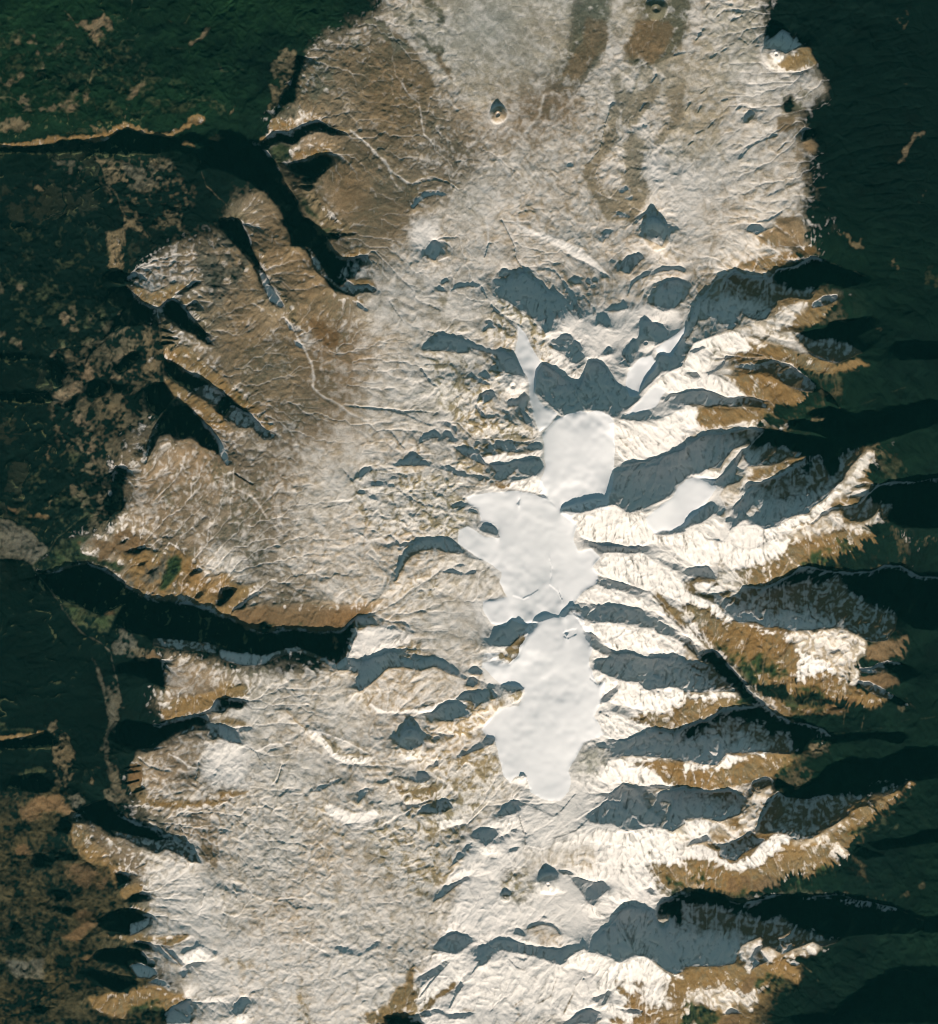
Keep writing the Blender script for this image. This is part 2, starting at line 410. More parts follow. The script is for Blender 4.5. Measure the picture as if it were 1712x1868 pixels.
L3 y 1200,530 1270,555 1350,540 1390,580 1330,570 1280,600
D f 1290,600 1340,570 1390,590 1410,620 1340,600
L3 n 1280,620 1400,640 1440,720 1470,800 1430,790 1370,710
D f 740,370 800,355 860,380 860,450 790,440 740,420
D f 750,480 860,470 920,510 960,560 1080,630 1060,660 1010,690 940,730 880,720 840,740 800,770 740,840 660,900 610,960 580,1040 590,980 640,900 720,820 790,730 820,680 870,620 800,600 740,560 
L2 n 760,660 840,620 880,620 800,690
L1 n 600,930 780,780 770,810 680,880
L2 n 1000,740 1060,740 1080,820 1050,870 1000,860
D f 850,620 1000,600 1040,660 980,740 900,740 820,740
L1 n 1010,880 1110,880 1130,1100 1070,1140 1000,1060 1010,960
Z n 1120,660 1200,700 1280,760 1330,860 1250,880 1130,870
Z s 1220,730 1260,760 1280,800 1320,850 1250,850 1230,790
Z q 1310,850 1400,860 1480,940 1540,1060 1430,1010 1360,930
D f 1130,690 1200,700 1180,720
d f 12 1130,770 1200,790
d f 12 1130,820 1230,830
d f 12 1130,860 1200,860
L4 y 1130,910 1200,890 1290,880 1400,950 1480,1010 1560,1070 1630,1160 1712,1200 1712,1330 1640,1300 1560,1200 1450,1130 1350,1080 1290,1060 1230,1010 1150,970
L1 q 1290,880 1400,950 1500,1030 1600,1110 1650,1160 1712,1180 1712,1250 1650,1200 1500,1070
D f 1145,970 1230,1015 1290,1065 1360,1085 1450,1135 1560,1210 1640,1300 1712,1345 1712,1440 1620,1410 1520,1340 1440,1280 1390,1210 1320,1180 1240,1140 1160,1090
D h 1330,1170 1450,1150 1560,1220 1640,1310 1712,1350 1712,1440 1640,1420 1540,1350 1450,1290
L3 y 1145,1110 1200,1120 1260,1150 1330,1200 1440,1280 1560,1380 1600,1450 1520,1470 1440,1440 1370,1360 1290,1290 1210,1220
D f 1220,1280 1290,1290 1370,1370 1440,1450 1530,1550 1580,1660 1600,1712 1580,1700 1500,1610 1400,1580 1330,1510 1240,1540 1230,1440
D f 1010,1200 1060,1140 1140,1130 1200,1230 1160,1310 1100,1370 1040,1330
D f 1110,1390 1180,1310 1220,1330 1220,1560 1230,1590 1180,1480 1110,1500 1060,1600 1010,1712 1040,1540
Z q 1100,1600 1240,1560 1330,1520 1400,1590 1500,1620 1590,1712 1060,1712
Z t 430,640 480,600 530,600 530,700 470,720 430,700
Z t 480,720 540,740 560,790 510,790
Z t 620,560 650,700 700,640 640,720
Z t 800,1050 820,960 910,900 910,920 850,1000 760,1090 640,1120 500,1250 430,1290 400,1250 340,1220 460,1180 540,1090 700,1070
Z t 770,1080 830,1110 840,1140 790,1140 740,1110
Z t 560,1000 600,940 680,1060 600,1110 560,1160
Z n 420,840 500,950 560,1000 480,980 430,900
Z t 0,770 50,800 100,860 160,910 230,960 170,950 100,880 0,860
Z t 350,890 400,890 400,950 360,950
Z t 840,1090 980,1000 990,1010 900,1080
Z t 500,1370 560,1350 600,1390 640,1430 600,1470 530,1420
Z n 550,1200 610,1250 620,1380 560,1370 530,1330
Z n 770,1290 850,1290 880,1200 850,1400 830,1530 800,1400
Z n 960,1260 990,1290 970,1320
Z n 920,1550 1000,1500 1100,1400 1080,1480 1020,1620 940,1712 880,1712
Z t 540,1580 600,1560 640,1500 660,1600 640,1700 560,1712
Z t 300,1580 330,1600 340,1670 310,1640
Z t 120,470 160,460 150,490 100,500
Z t 0,450 30,440 20,500 0,540
Z t 250,330 290,350 280,380
D2 f 610,1150 700,1120 760,1150 760,1190 720,1230 620,1240
D2 f 780,1150 860,1150 865,1200 800,1210 770,1180
D2 f 470,1290 530,1210 540,1260 490,1350
D2 f 800,1050 860,960 930,920 980,950 900,1040 840,1080
D2 f 400,880 440,1060 430,1180 380,1160 350,1090
D2 f 0,1210 340,1200 380,1260 280,1280 0,1240
D2 f 0,910 200,940 240,970 100,980 0,960
z n 7 0,1190 60,1210 240,1205 340,1190
z n 5 0,1480 120,1490 240,1510
z n 7 730,1060 790,900 780,830
z n 6 620,700 700,630
z n 6 760,1230 770,1150
Z n 640,1290 760,1260 770,1270 650,1310
T 400 400 0
D f 420,0 600,0 660,80 740,170 800,250 850,290 900,290 1000,250 1040,260 1030,310 980,340 930,420 880,410 920,470 960,490 1080,470 1110,505 1000,490 940,540 870,520 770,470 740,420 660,350 640,280 600,200 510,180 480,90
D h 510,160 600,190 640,240 660,340 740,410 830,490 900,520 1040,510 1110,500 1040,470 940,470 900,420 840,470 760,400 700,300 640,200
Z s 860,400 1000,320 1060,340 1000,400 920,430
L4 y 840,260 900,220 970,195 1030,210 1030,250 980,250 900,285 870,285
L2 n 620,0 760,10 900,100 800,110 700,60
Z g 640,20 700,60 780,100 740,150 680,80
L3 y 890,420 960,430 1040,420 1100,480 1040,460 990,460 940,470
D s 955,570 1030,630 1030,645 960,610
L2 y 940,515 1000,570 1030,630 960,570
r p 8 155,0 200,90 230,180
D f 0,0 150,0 190,100 220,170 270,290 330,400 400,520 450,600 430,615 360,580 320,480 260,370 200,280 150,220 60,120 0,60
D s 260,340 330,400 350,460 400,530 450,600 430,615 350,570 310,480
L3 n 220,180 300,220 330,290 350,420 440,520 540,620 560,760 520,780 450,600 330,400 270,290
D s 450,680 500,740 520,780 490,770
D s 520,840 570,870 585,900 540,880
r p 12 530,800 580,880 640,990 660,1090 650,1160 720,1230 830,1280 900,1340 1010,1390 1090,1450 1200,1580 1320,1660
Z s 345,850 380,820 400,850 380,890
Z s 560,820 600,800 650,860 640,900 600,900
Z s 680,860 710,830 720,860 690,880
Z b 680,600 840,560 880,680 800,760 900,870 760,880 660,800 620,780 
Z o 500,500 700,420 820,520 860,700 700,720 560,640
D f 0,1190 60,1240 130,1310 220,1360 280,1430 340,1490 400,1495 360,1530 310,1530 230,1450 130,1440 40,1370 0,1350
D h 80,1290 150,1330 220,1370 290,1450 340,1500 400,1495 360,1530 310,1530 230,1450 130,1440 40,1370
L3 y 0,1050 60,1120 130,1200 220,1280 300,1330 260,1370 380,1430 330,1480 280,1420 220,1350 130,1300 60,1230 0,1180
Z g 80,1230 140,1230 180,1290 130,1290
d u 6 270,1380 320,1340
d u 7 290,1410 380,1430
D s 0,1530 40,1600 70,1712 50,1712 0,1630
d u 4 1180,570 1280,720
r u 5 1280,700 1380,750 1450,830 1530,840
l u 7 1450,770 1530,790 1600,840 1712,850
d u 7 1450,780 1540,810 1620,850 1712,860
r p 8 1280,720 1320,880 1390,1020 1440,1100 1500,1160 1560,1180
d s 7 1400,1040 1480,1150 1560,1180 1610,1155 1712,1180
l p 5 870,1280 1000,1300 1180,1310 1320,1330 1400,1330 1500,1340 1540,1310 1620,1290
d u 5 880,1295 1050,1320 1200,1330 1290,1350 1340,1330 1430,1340 1520,1350
d s 6 1200,1335 1300,1360 1380,1400 1480,1430
l s 5 1380,1240 1450,1230 1620,1260
l p 5 1260,1410 1400,1430 1500,1440
l p 4 1000,1390 1150,1390 1240,1420 1310,1480
D s 1460,230 1480,170 1500,150 1540,210 1500,290 1450,270
D s 1520,450 1560,480 1570,500 1540,505 1520,480
D s 1540,440 1580,410 1590,430 1550,450
D s 1610,500 1640,460 1712,440 1712,475 1650,475
Z u 1520,620 1530,530 1590,540 1580,590
Z s 1340,10 1500,10 1540,130 1460,230 1400,260 1330,120
D s 1410,890 1480,870 1530,850 1600,860 1712,860 1712,930 1600,920 1520,910 1440,915
d u 5 1460,600 1530,640
r u 4 1560,60 1560,100 1590,160 1570,330
D s 1390,1560 1410,1510 1480,1470 1530,1490 1540,1510 1480,1520 1420,1550
D s 1550,1400 1620,1430 1660,1480 1600,1450
D s 1560,1470 1600,1480 1600,1500 1570,1490
D s 1590,1510 1650,1530 1650,1560 1600,1540
D s 1620,1570 1680,1600 1712,1640 1660,1610
D s 1200,1700 1280,1670 1340,1630 1400,1680 1500,1712 1210,1712
r u 5 400,1500 500,1560 600,1590 700,1600 850,1620 920,1670 960,1712
l s 4 1190,1530 1290,1600
d s 5 1190,1480 1290,1590
T 800 400 0
r u 5 270,0 275,150 290,300 285,400 310,460
r s 6 330,0 350,150 330,260
d s 5 440,10 480,90 530,200 540,270 600,360
d s 7 350,170 320,260
D s 90,490 140,450 240,435 310,470 340,560 400,640 480,680 550,770 460,690 400,660 340,560 290,480 230,465 150,470
D s 0,470 40,490 50,500 0,500
l s 6 0,290 60,260
Z u 0,530 50,560 0,610
Z u 0,680 100,790 300,800 500,930 550,780 480,680 380,640 300,780 200,790
L2 u 340,560 400,560 520,610 660,700 740,790 790,900 800,1000 740,990 680,880 600,760 500,680 420,640
D s 450,490 500,400 540,420 580,360 610,380 650,430 690,440 730,530 780,580 790,510 830,540 850,640 800,700 780,780 740,790 650,670 560,620 480,570 440,540
D s 420,400 460,350 490,380 470,400
D s 370,420 420,430 440,460 400,460
D s 310,780 360,700 400,760 340,760
D s 0,800 100,840 300,890 420,930 440,905 520,960 560,1040 580,1090 500,1070 420,1060 400,1000 420,960 330,920 200,890 60,890 0,860
d s 10 0,800 200,860 420,930
D s 260,1080 330,1060 360,1100 400,1120 350,1120
D s 200,1080 300,1110 370,1150 300,1140
D s 300,1220 340,1190 400,1195 380,1240 310,1290
D s 470,1160 510,1135 545,1160 530,1190 490,1185
L2 s 420,1080 580,1080 620,1140 560,1220 500,1220 430,1150
D s 470,1270 530,1240 560,1290 500,1300
D s 270,1290 340,1390 300,1370 220,1250
L2 u 0,1100 200,1160 300,1180 250,1300 350,1440 240,1500 130,1400 0,1300
L2 u 320,1380 480,1410 560,1450 690,1470 400,1510 260,1540 240,1490
D s 620,1230 600,1350 660,1430 700,1470 600,1420 560,1300 600,1220
d s 7 0,1410 60,1420 140,1500
D s 20,1480 80,1480 130,1540 90,1540
D s 110,1580 250,1600 300,1640 330,1712 200,1650
D s 450,1560 510,1540 555,1590 550,1620 460,1610
D s 350,1580 400,1560 440,1590 380,1600
D s 600,1590 700,1560 720,1600 640,1610
D s 500,1700 560,1680 600,1680 660,1650 710,1680 715,1712 510,1712
L3 s 300,1650 450,1620 600,1640 700,1600 700,1650 600,1680 500,1680 400,1700 320,1690
l y 5 300,1420 420,1430
D s 980,700 1000,640 860,420 850,410
d s 8 850,415 920,500 1010,540 1080,620 1100,660
d s 9 740,345 800,360 850,410
D s 930,430 960,410 980,440 950,455
D s 1020,430 1050,410 1075,440 1040,455
Z s 560,340 700,400 850,620 900,760 850,640 700,450
D s 1250,350 1280,300 1330,260 1390,240 1425,270 1380,310 1330,380 1290,370
D s 1310,520 1340,440 1400,390 1560,340 1660,330 1712,350 1712,375 1640,350 1540,370 1400,410 1350,450 1310,540
D s 1500,560 1530,470 1600,430 1660,420 1700,450 1690,560 1640,620 1560,645 1500,610
D s 1430,690 1470,740 1510,720 1580,780 1560,850 1500,880 1480,830 1420,790
D s 1090,740 1110,680 1150,660 1210,750 1170,760 1130,720
D s 1150,640 1250,600 1280,560 1320,620 1240,640
D s 1150,930 1185,890 1210,930 1160,950
D s 1290,1020 1300,920 1360,840 1390,880 1340,960 1330,1030
D s 780,850 840,820 880,795 930,830 910,920 850,920 840,880
D s 920,900 950,850 990,890 1010,970 960,1000 910,990
L4 s 780,900 830,920 900,960 930,1060 880,1080 790,1000
L2 s 480,0 1000,200 1200,400
D s 979,0 980,0 981,1
D s 680,1190 680,1080 700,1010 740,1000 790,1040 850,1090 890,1110 920,1190 960,1250 990,1310 1000,1330 930,1350 860,1360 800,1310 760,1270 700,1220
D s 885,1075 920,1110 960,1160 920,1150
D s 970,1240 970,1180 990,1100 1020,1020 1040,980 1090,985 1160,1030 1190,1080 1200,1120 1250,1160 1270,1210 1300,1190 1325,1240 1290,1300 1250,1370 1210,1380 1150,1350 1080,1330 1000,1330 990,1290
L5 s 930,1060 1030,1000 1005,1090 975,1180 970,1240 925,1140 890,1080
D s 1370,1230 1400,1170 1440,1110 1500,1040 1520,950 1560,940 1620,960 1680,820 1712,770 1712,960 1690,1020 1600,1050 1560,1060 1500,1120
D s 1330,1390 1400,1360 1460,1340 1470,1380 1400,1405
D s 1640,1590 1712,1600 1712,1712 1600,1712
d s 10 1530,1240 1580,1240
d s 10 1610,1270 1712,1270
D s 1000,1330 930,1352 860,1362 920,1345
Z i 545,730 600,790 650,900 720,1000 680,1060 670,1200 720,1290 830,1350 760,1450 700,1470 660,1380 640,1260 620,1100 560,1010 530,920 550,830
Z i 720,1490 760,1450 830,1380 900,1350 1000,1335 1100,1335 1180,1360 1210,1400 1215,1480 1225,1560 1215,1712 720,1712
L4 s 1180,1420 1280,1390 1400,1410 1500,1400 1640,1340 1712,1310 1712,1600 1500,1640 1300,1700 1230,1600
L4 s 1280,1350 1400,1250 1500,1130 1600,1060 1712,1020 1712,1200 1560,1210 1500,1300 1400,1340 
Z i 1290,1370 1380,1270 1460,1190 1540,1160 1570,1200 1500,1300 1400,1345
Z i 1300,1070 1400,960 1480,940 1510,1020 1440,1110 1380,1220 1330,1230 1300,1150
Z i 1500,900 1712,740 1712,780 1620,950 1540,940
Z u 1250,1520 1320,1500 1340,1600 1260,1620
T 1250 400 0
L3 y 310,340 440,300 600,250 750,220 870,185 960,220 850,250 750,300 640,340 560,340 500,360 400,340
L2 p 400,350 560,360 600,400 500,420 440,400
D s 250,500 290,400 340,350 400,390 460,400 520,420 600,400 640,350 760,330 880,260 950,280 950,450 870,560 740,540 640,590 600,640 560,700 480,700 420,680 390,640 370,720 330,770 270,760 250,680 230,660 220,700 140,670 100,620 90,700 50,780 0,850 0,760 60,640 90,550 180,560 240,580
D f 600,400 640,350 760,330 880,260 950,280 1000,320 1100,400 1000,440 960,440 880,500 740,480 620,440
L2 y 640,570 740,540 720,600 660,650 620,670
L3 y 740,730 830,640 920,620 1040,570 1060,600 1000,660 990,700 900,770 840,750 760,760
L2 p 560,760 700,620 800,570 860,590 830,640 740,730 600,780
D s 880,590 960,540 1060,520 1060,560 960,600 890,620
L2 y 850,590 900,530 950,530 880,600
Z p 600,700 700,600 680,700 600,760 480,760 380,690 350,740 420,800
L4 s 0,960 60,860 180,820 330,770 380,780 500,820 540,880 420,920 300,920 200,980 160,1060 60,1060 0,1060
Z u 240,840 300,820 330,900 270,950
L4 y 430,830 540,870 640,910 740,900 840,950 960,1010 1080,1000 1180,965 1230,990 1300,1010 1200,1050 1100,1060 960,1060 860,1050 800,1040 700,970 600,940 480,930
Z g 860,1050 960,1070 1100,1100 1100,1150 980,1130 880,1090
L4 p 430,810 560,850 560,880 430,860
D s 740,780 820,880 860,930 960,980 1060,1000 1160,960 1240,920 1100,840 1000,820 900,840 800,800
D f 780,790 900,840 1000,820 1100,860 1240,920 1280,900 1200,820 1000,760 860,780
L1 p 560,790 740,780 860,920 840,940 740,900 640,890 560,850
D s 340,1030 400,1010 520,1010 600,980 740,1010 820,1080 900,1130 920,1200 800,1190 720,1170 640,1100 560,1060 440,1050
L4 y 260,1080 360,1090 500,1075 600,1090 660,1130 740,1180 860,1220 890,1240 840,1270 760,1320 640,1260 540,1240 460,1240 400,1180 360,1130
Z g 640,1250 780,1310 860,1290 900,1350 800,1400 720,1340
L4 s 0,1080 100,1060 200,1080 260,1100 360,1170 400,1230 300,1240 200,1200 80,1180 0,1190
D s 0,1200 120,1175 200,1230 300,1240 400,1230 530,1260 560,1310 440,1300 300,1300 200,1310 100,1290 0,1280
L4 y 100,1310 240,1300 400,1310 530,1320 540,1370 480,1410 380,1420 200,1460 100,1450 60,1380
L5 s 0,1290 100,1300 60,1380 90,1440 0,1470
Z g 540,1330 620,1350 680,1400 600,1430 540,1400
L3 p 0,1500 120,1460 300,1450 460,1430 560,1430 700,1440 710,1460 600,1460 460,1450 300,1490 120,1500 60,1570 0,1570
D s 0,1600 60,1560 110,1500 300,1490 320,1470 440,1450 480,1460 560,1540 840,1600 840,1712 700,1700 600,1712 300,1712 350,1600 460,1560 480,1530 400,1550 200,1600 100,1700 0,1712
D f 460,1455 600,1470 800,1500 1000,1560 1200,1600 1200,1712 840,1712 840,1640 740,1600 560,1560
L4 y 620,1712 740,1670 840,1640 840,1670 760,1712
L2 p 260,1690 340,1600 460,1555 470,1560 380,1620 330,1700
L2 n 1220,1712 1260,1560 1340,1540 1400,1600 1460,1712
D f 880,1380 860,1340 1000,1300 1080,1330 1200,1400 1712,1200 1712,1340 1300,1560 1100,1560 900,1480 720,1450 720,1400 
L3 n 830,1370 880,1380 940,1380 980,1370 970,1400 900,1410 840,1400
Z g 830,1500 900,1480 950,1490 880,1510
D f 1000,330 1200,380 1300,420 1100,480 1000,440
D f 1000,720 1200,700 1300,680 1300,760 1150,840 1000,800
D f 900,1140 1000,1200 1080,1310 980,1260 960,1180
z n 6 960,290 1040,310 1140,350 1300,405
z n 5 990,700 1080,710 1140,720 1200,690 1330,680
r n 7 570,1250 640,1340 700,1410
r n 9 810,1060 830,1090
r n 6 930,1120 980,1200 1000,1260 1080,1310
r g 6 1180,1300 1350,1240 1540,1160
r g 5 1500,560 1560,580 1620,540 1700,510
z n 6 480,1460 560,1540
Z n 1420,310 1480,240 1480,290 1520,360 1500,400 1440,350
Z n 1340,720 1380,760 1360,780 1320,740
Z g 1110,440 1200,460 1150,430
Z g 1680,360 1700,300 1712,300 1712,380 1670,460
D f 1400,900 1600,850 1712,900 1712,960 1500,980
Z u 150,870 260,950 200,1000
r u 6 290,940 250,1030 170,1060
d s 8 160,1080 260,1020 290,950
D s 30,1080 80,1060 110,1100 60,1110
D s 20,920 120,880 150,890 60,930
T 0 850 0
L2 g 230,700 330,610 450,500 640,470 560,540 560,600 700,640 880,690 830,740 700,690 600,670 450,710 300,745 240,720
Z b 530,540 620,500 900,420 960,480 1040,560 860,600 700,640 640,590 570,600
Z b 20,260 130,330 340,320 330,370 150,380 60,310
L2 k 0,260 100,400 240,480 350,560 230,690 160,650 0,640
L3 y 830,600 1040,590 1150,620 1180,550 1300,610 1400,700 1400,780 1560,770 1660,830 1712,840 1712,1120 1600,1060 1500,1010 1350,950 1200,940 1060,930 960,880 840,760 900,700
Z k 840,730 960,780 1100,640 1200,600 1250,700 1100,860 960,860
Z y 1280,840 1400,790 1560,770 1500,900 1420,980 1300,900
L1 g 1160,660 1240,620 1260,720 1150,860 1100,880
D f 230,740 330,750 450,720 600,675 700,720 850,800 950,890 1070,950 1200,950 1330,960 1480,1020 1600,1070 1712,1130 1712,1390 1600,1360 1500,1320 1400,1290 1270,1290 1180,1270 1060,1250 1020,1180 880,1150 800,1100 700,1040 500,960 400,910 300,800
D h 1060,1200 1300,1210 1500,1240 1712,1290 1712,1390 1600,1360 1500,1320 1400,1290 1270,1290 1180,1270 1060,1250
D f 820,550 890,500 860,540
D f 850,600 1000,560 1030,570 940,610
D f 920,700 1040,650 1000,690
D f 1000,750 1110,700 1060,740
D f 1310,750 1400,720 1400,740 1320,770
D f 1500,960 1590,860 1660,850 1600,930 1520,980
D f 1600,1000 1712,940 1712,960 1620,1020
D f 1350,910 1420,880 1380,930
L3 g 400,910 520,960 700,1040 860,960 870,960 800,1060 760,1160 700,1170 620,1140 500,1100 440,1000
Z b 700,1020 760,1000 800,1020 740,1050
Z k 780,1180 860,1120 960,1200 1000,1280 900,1350 820,1340
L3 b 940,1340 1060,1290 1130,1330 1080,1370 960,1370
D f 820,1380 1000,1360 1140,1350 1140,1540 1040,1500 900,1440 800,1440
Z k 660,1380 740,1340 800,1500 860,1660 820,1712 740,1712 700,1500
r k 16 230,710 300,800 380,900 440,1000 520,1110 600,1180 700,1230 760,1300 800,1450 850,1640
r g 10 230,700 330,600 400,500 500,420 600,340
r b 8 240,740 330,745 450,715 600,670
Z n 480,0 640,0 620,80 560,140 520,180 460,140 490,60
Z n 400,100 470,150 500,200 560,200 600,300 640,220 700,300 740,340 740,160 700,120 640,240 560,180
Z n 320,120 330,250 310,270 300,120
Z n 640,340 720,370 700,400 640,380
D2 f 740,390 800,320 850,300 870,0 800,0 770,200
r n 6 910,0 920,200 990,340 1040,460 1050,540
r n 6 1180,180 1200,300 1180,420 1190,500
r n 6 1300,0 1290,180 1250,280 1200,310
Z e 1080,130 1160,220 1200,300 1140,270
Z p 1400,550 1600,560 1712,700 1712,820 1600,780 1420,770 1400,700
l s 7 1130,590 1180,530 1270,600
L4 y 1170,1620 1380,1590 1520,1550 1712,1530 1712,1610 1600,1610 1500,1620 1400,1700 1250,1712 1160,1700
Z s 1560,1712 1600,1660 1712,1690 1712,1712
D s 1450,1700 1500,1640 1580,1620 1680,1670 1600,1660 1540,1712
Z f 0,1040 230,1060 400,1200 640,1300 780,1450 780,1712 0,1712 0,1040
r k 34 640,1330 680,1430 710,1530 760,1730
Z n 850,1280 1130,1290 1000,1330
T 400 850 0
L4 y 0,760 60,760 140,840 260,810 200,900 120,970 60,1040 0,1040
L4 b 100,1000 160,990 300,960 420,960 600,950 700,930 880,970 1060,940 1140,930 1080,1020 960,1050 850,1150 700,1150 520,1130 320,1160 200,1120 80,1050
Z q 360,950 420,870 500,880 620,920 800,960 640,960 400,970
Z p 640,880 760,960 1000,960 1150,930 1230,830 1000,700 860,760
Z g 260,1110 340,1070 380,1110 300,1140
Z g 520,1080 600,1080 560,1110
d s 8 100,1000 200,930 290,880
D f 0,870 130,850 60,940 0,980
D f 0,1050 80,1060 200,1130 320,1165 520,1135 700,1155 850,1160 940,1060 960,1100 920,1200 880,1320 800,1380 660,1310 530,1260 400,1310 330,1380 200,1390 110,1370 40,1340 0,1330
D s 0,1270 300,1320 520,1250 660,1300 820,1380 880,1330 900,1250 950,1100 960,1050 1010,1040 1080,1100 960,1110 950,1180 900,1330 960,1360 990,1370 1090,1300 1200,1290 1310,1340 1380,1360 1480,1330 1560,1360 1712,1460 1712,1480 1600,1440 1490,1390 1400,1425 1300,1400 1180,1400 1120,1450 1040,1520 970,1570 950,1520 980,1440 900,1420 810,1410 660,1330 530,1290 400,1330 330,1375 200,1390 110,1370 0,1335
Z n 790,1200 860,1200 840,1290 800,1280
D s 1140,1150 1180,1110 1220,1110 1180,1150
D s 1310,1140 1350,1160 1330,1120 1280,1080
L2 s 970,1130 1100,1110 1350,1180 1300,1260 1000,1360 890,1340 
L2 p 1040,1680 1000,1580 1100,1480 1180,1400 1300,1405 1400,1430 1490,1395 1600,1500 1640,1600 1500,1640 1300,1690 1160,1700
L5 s 1040,1640 1160,1700 1400,1680 1640,1600 1712,1590 1712,1640 1500,1712 1100,1712
l y 8 1030,1670 1070,1600
D s 1500,1700 1560,1650 1660,1640 1712,1690 1712,1712 1490,1712
D s 1640,1620 1712,1580 1712,1620
D s 1225,800 1230,720 1290,600 1400,520 1560,500 1640,540 1700,600 1660,610 1500,575 1400,590 1320,640 1260,730 1240,790
Z p 1240,790 1260,730 1320,640 1400,590 1500,575 1600,610 1480,690 1400,740 1300,810
L3 p 1230,810 1400,750 1500,700 1600,620 1580,700 1460,780 1330,830
L3 p 1480,850 1620,880 1712,820 1712,880 1600,890 1500,860
D s 1600,740 1712,740 1712,760 1640,765
D s 1640,700 1680,680 1712,690
r s 6 1500,850 1400,870 1330,910 1260,970 1220,1020
d s 6 1500,850 1400,865 1340,900
Z w2 960,130 970,70 1010,10 1150,0 1250,100 1300,200 1400,260 1400,420 1200,480 1260,570 1100,480 1020,380 960,290 
D s 1060,130 1100,115 1200,130 1260,170 1290,210 1230,150 1150,140 1080,145
D s 965,180 1000,175 1020,195 980,200
D s 1030,210 1080,210 1110,240 1060,230
D s 970,60 1000,20 1060,0 1080,20 1010,60 980,100
d s 7 1100,30 1200,20
d s 8 1190,480 1260,560
D s 1240,570 1310,540 1300,560 1250,590
d s 6 1290,200 1400,270 1480,280
d s 5 940,460 1000,480 1030,510
l s 6 900,470 960,470 1040,520 1130,500
D s 1660,310 1680,260 1712,260 1712,280
D s 1480,0 1600,0 1650,50 1712,60 1712,80 1640,60 1590,20
d f 8 110,55 170,90 230,130
r p 7 100,50 100,150 200,200 260,240 340,370 400,450
r p 6 350,180 480,180 600,200
r p 5 410,650 300,760 260,830
l s 5 760,290 860,260 940,290
l s 8 780,240 900,240 960,200
r u 4 100,0 90,200 60,300
d u 4 860,30 940,120
d u 4 730,290 860,260
D2 f 250,1120 320,1080 350,1130 300,1140
Z y 0,1510 180,1530 240,1500 180,1600 100,1640 0,1620
D f 0,1640 100,1620 190,1640 130,1680 60,1670 30,1712 0,1712
T 800 800 0
Z i 720,0 720,190 740,170 680,270 740,390 850,500 940,460 1050,420 1180,430 1205,250 1215,0
Z i 190,400 250,380 420,370 560,360 640,370 750,420 850,500 900,530 960,600 930,700 960,780 1050,760 1120,820 1070,880 1110,950 1100,1000 1010,1060 940,1120 920,1160 830,1230 620,1290 600,1290 500,1250 460,1300 370,1290 300,1190 310,1130 480,1090 420,1000 440,930 340,860 250,810 140,720 140,640 200,610 330,690 430,680 400,600 290,570 280,490 220,450
Z i 640,1340 700,1270 830,1240 930,1230 1000,1300 1020,1370 1060,1450 1070,1530 1045,1600 1050,1660 1100,1690 1100,1712 340,1712 300,1590 320,1560 480,1570 550,1500 560,1440 610,1380
Z i 1440,560 1500,500 1600,420 1660,340 1712,290 1712,600 1620,640 1500,660 1450,600
D s 845,515 860,470 900,470 930,460 960,440 985,460 1020,420 1060,420 1100,440 1180,430 1190,330 1210,240 1250,230 1400,210 1530,190 1590,210 1640,170 1640,90 1712,80 1712,280 1640,330 1600,410 1480,460 1440,480 1360,520 1300,510 1230,450 1150,470 1050,500 950,520 900,510
L5 s 850,520 960,530 1100,490 1220,460 1300,520 1400,500 1440,560 1450,600 1500,660 1560,680 1712,650 1712,750 1500,720 1400,760 1150,740 1000,700 960,600
D s 1490,660 1560,640 1620,640 1712,580 1712,640 1600,670 1520,670
D s 1370,760 1390,740 1440,770 1410,790
Z u 1300,930 1350,820 1380,820 1320,920
D2 s 1500,820 1600,860 1712,900 1640,910 1560,870
L4 s 1080,870 1150,790 1300,800 1400,790 1500,850 1640,930 1712,1000 1712,1150 1560,1080 1400,1040 1200,980 1110,950
L3 s 1010,1060 1100,1010 1200,1040 1400,1100 1600,1180 1712,1260 1500,1220 1300,1150 1100,1150 960,1130
L3 y 1470,1060 1510,1060 1600,1150 1712,1210 1712,1320 1600,1230 1520,1150 1480,1100
D s 1430,1230 1480,1230 1600,1310 1712,1390 1712,1420 1600,1370 1500,1350 1430,1300
D s 1050,1230 1100,1170 1160,1190 1200,1155 1330,1180 1400,1230 1420,1290 1330,1300 1250,1270 1150,1270 1070,1280 1000,1240 960,1190 920,1190 880,1240 830,1230 900,1170 930,1160 980,1170
L5 s 950,1230 1060,1290 1200,1270 1330,1310 1500,1320 1580,1450 1620,1500 1500,1570 1400,1500 1300,1480 1200,1500 1100,1370 1020,1340
D s 1020,1380 1060,1345 1100,1380 1140,1440 1200,1470 1230,1510 1160,1500 1080,1460
D s 1080,1550 1130,1525 1200,1530 1250,1560 1290,1490 1340,1480 1400,1520 1490,1575 1560,1540 1630,1490 1680,1520 1712,1550 1712,1712 1400,1712 1390,1680 1300,1680 1250,1670 1150,1620 1100,1600
L5 s 1050,1610 1090,1600 1150,1630 1250,1680 1300,1690 1390,1690 1400,1712 1100,1712
D s 640,1280 660,1250 720,1220 830,1225 780,1250
D s 390,1390 420,1320 470,1300 510,1250 590,1260 625,1340 560,1400 500,1440 400,1440
L3 y 400,1500 500,1440 560,1380 620,1350 560,1500 500,1570 430,1540
Z u 380,1500 520,1540 480,1570 370,1540
D s 300,600 370,600 410,640 420,690 320,650
Z u 290,660 420,680 330,690
D s 0,690 40,690 120,720 150,780 80,800 30,760 0,760
D s 130,510 150,450 190,460 150,480
D s 200,490 260,500 270,520 210,510
Z u 130,460 280,500 290,600 170,560
D s 0,190 80,190 130,230 230,270 180,270 100,230 0,205
L2 u 110,150 180,150 310,210 300,250 200,250 130,190
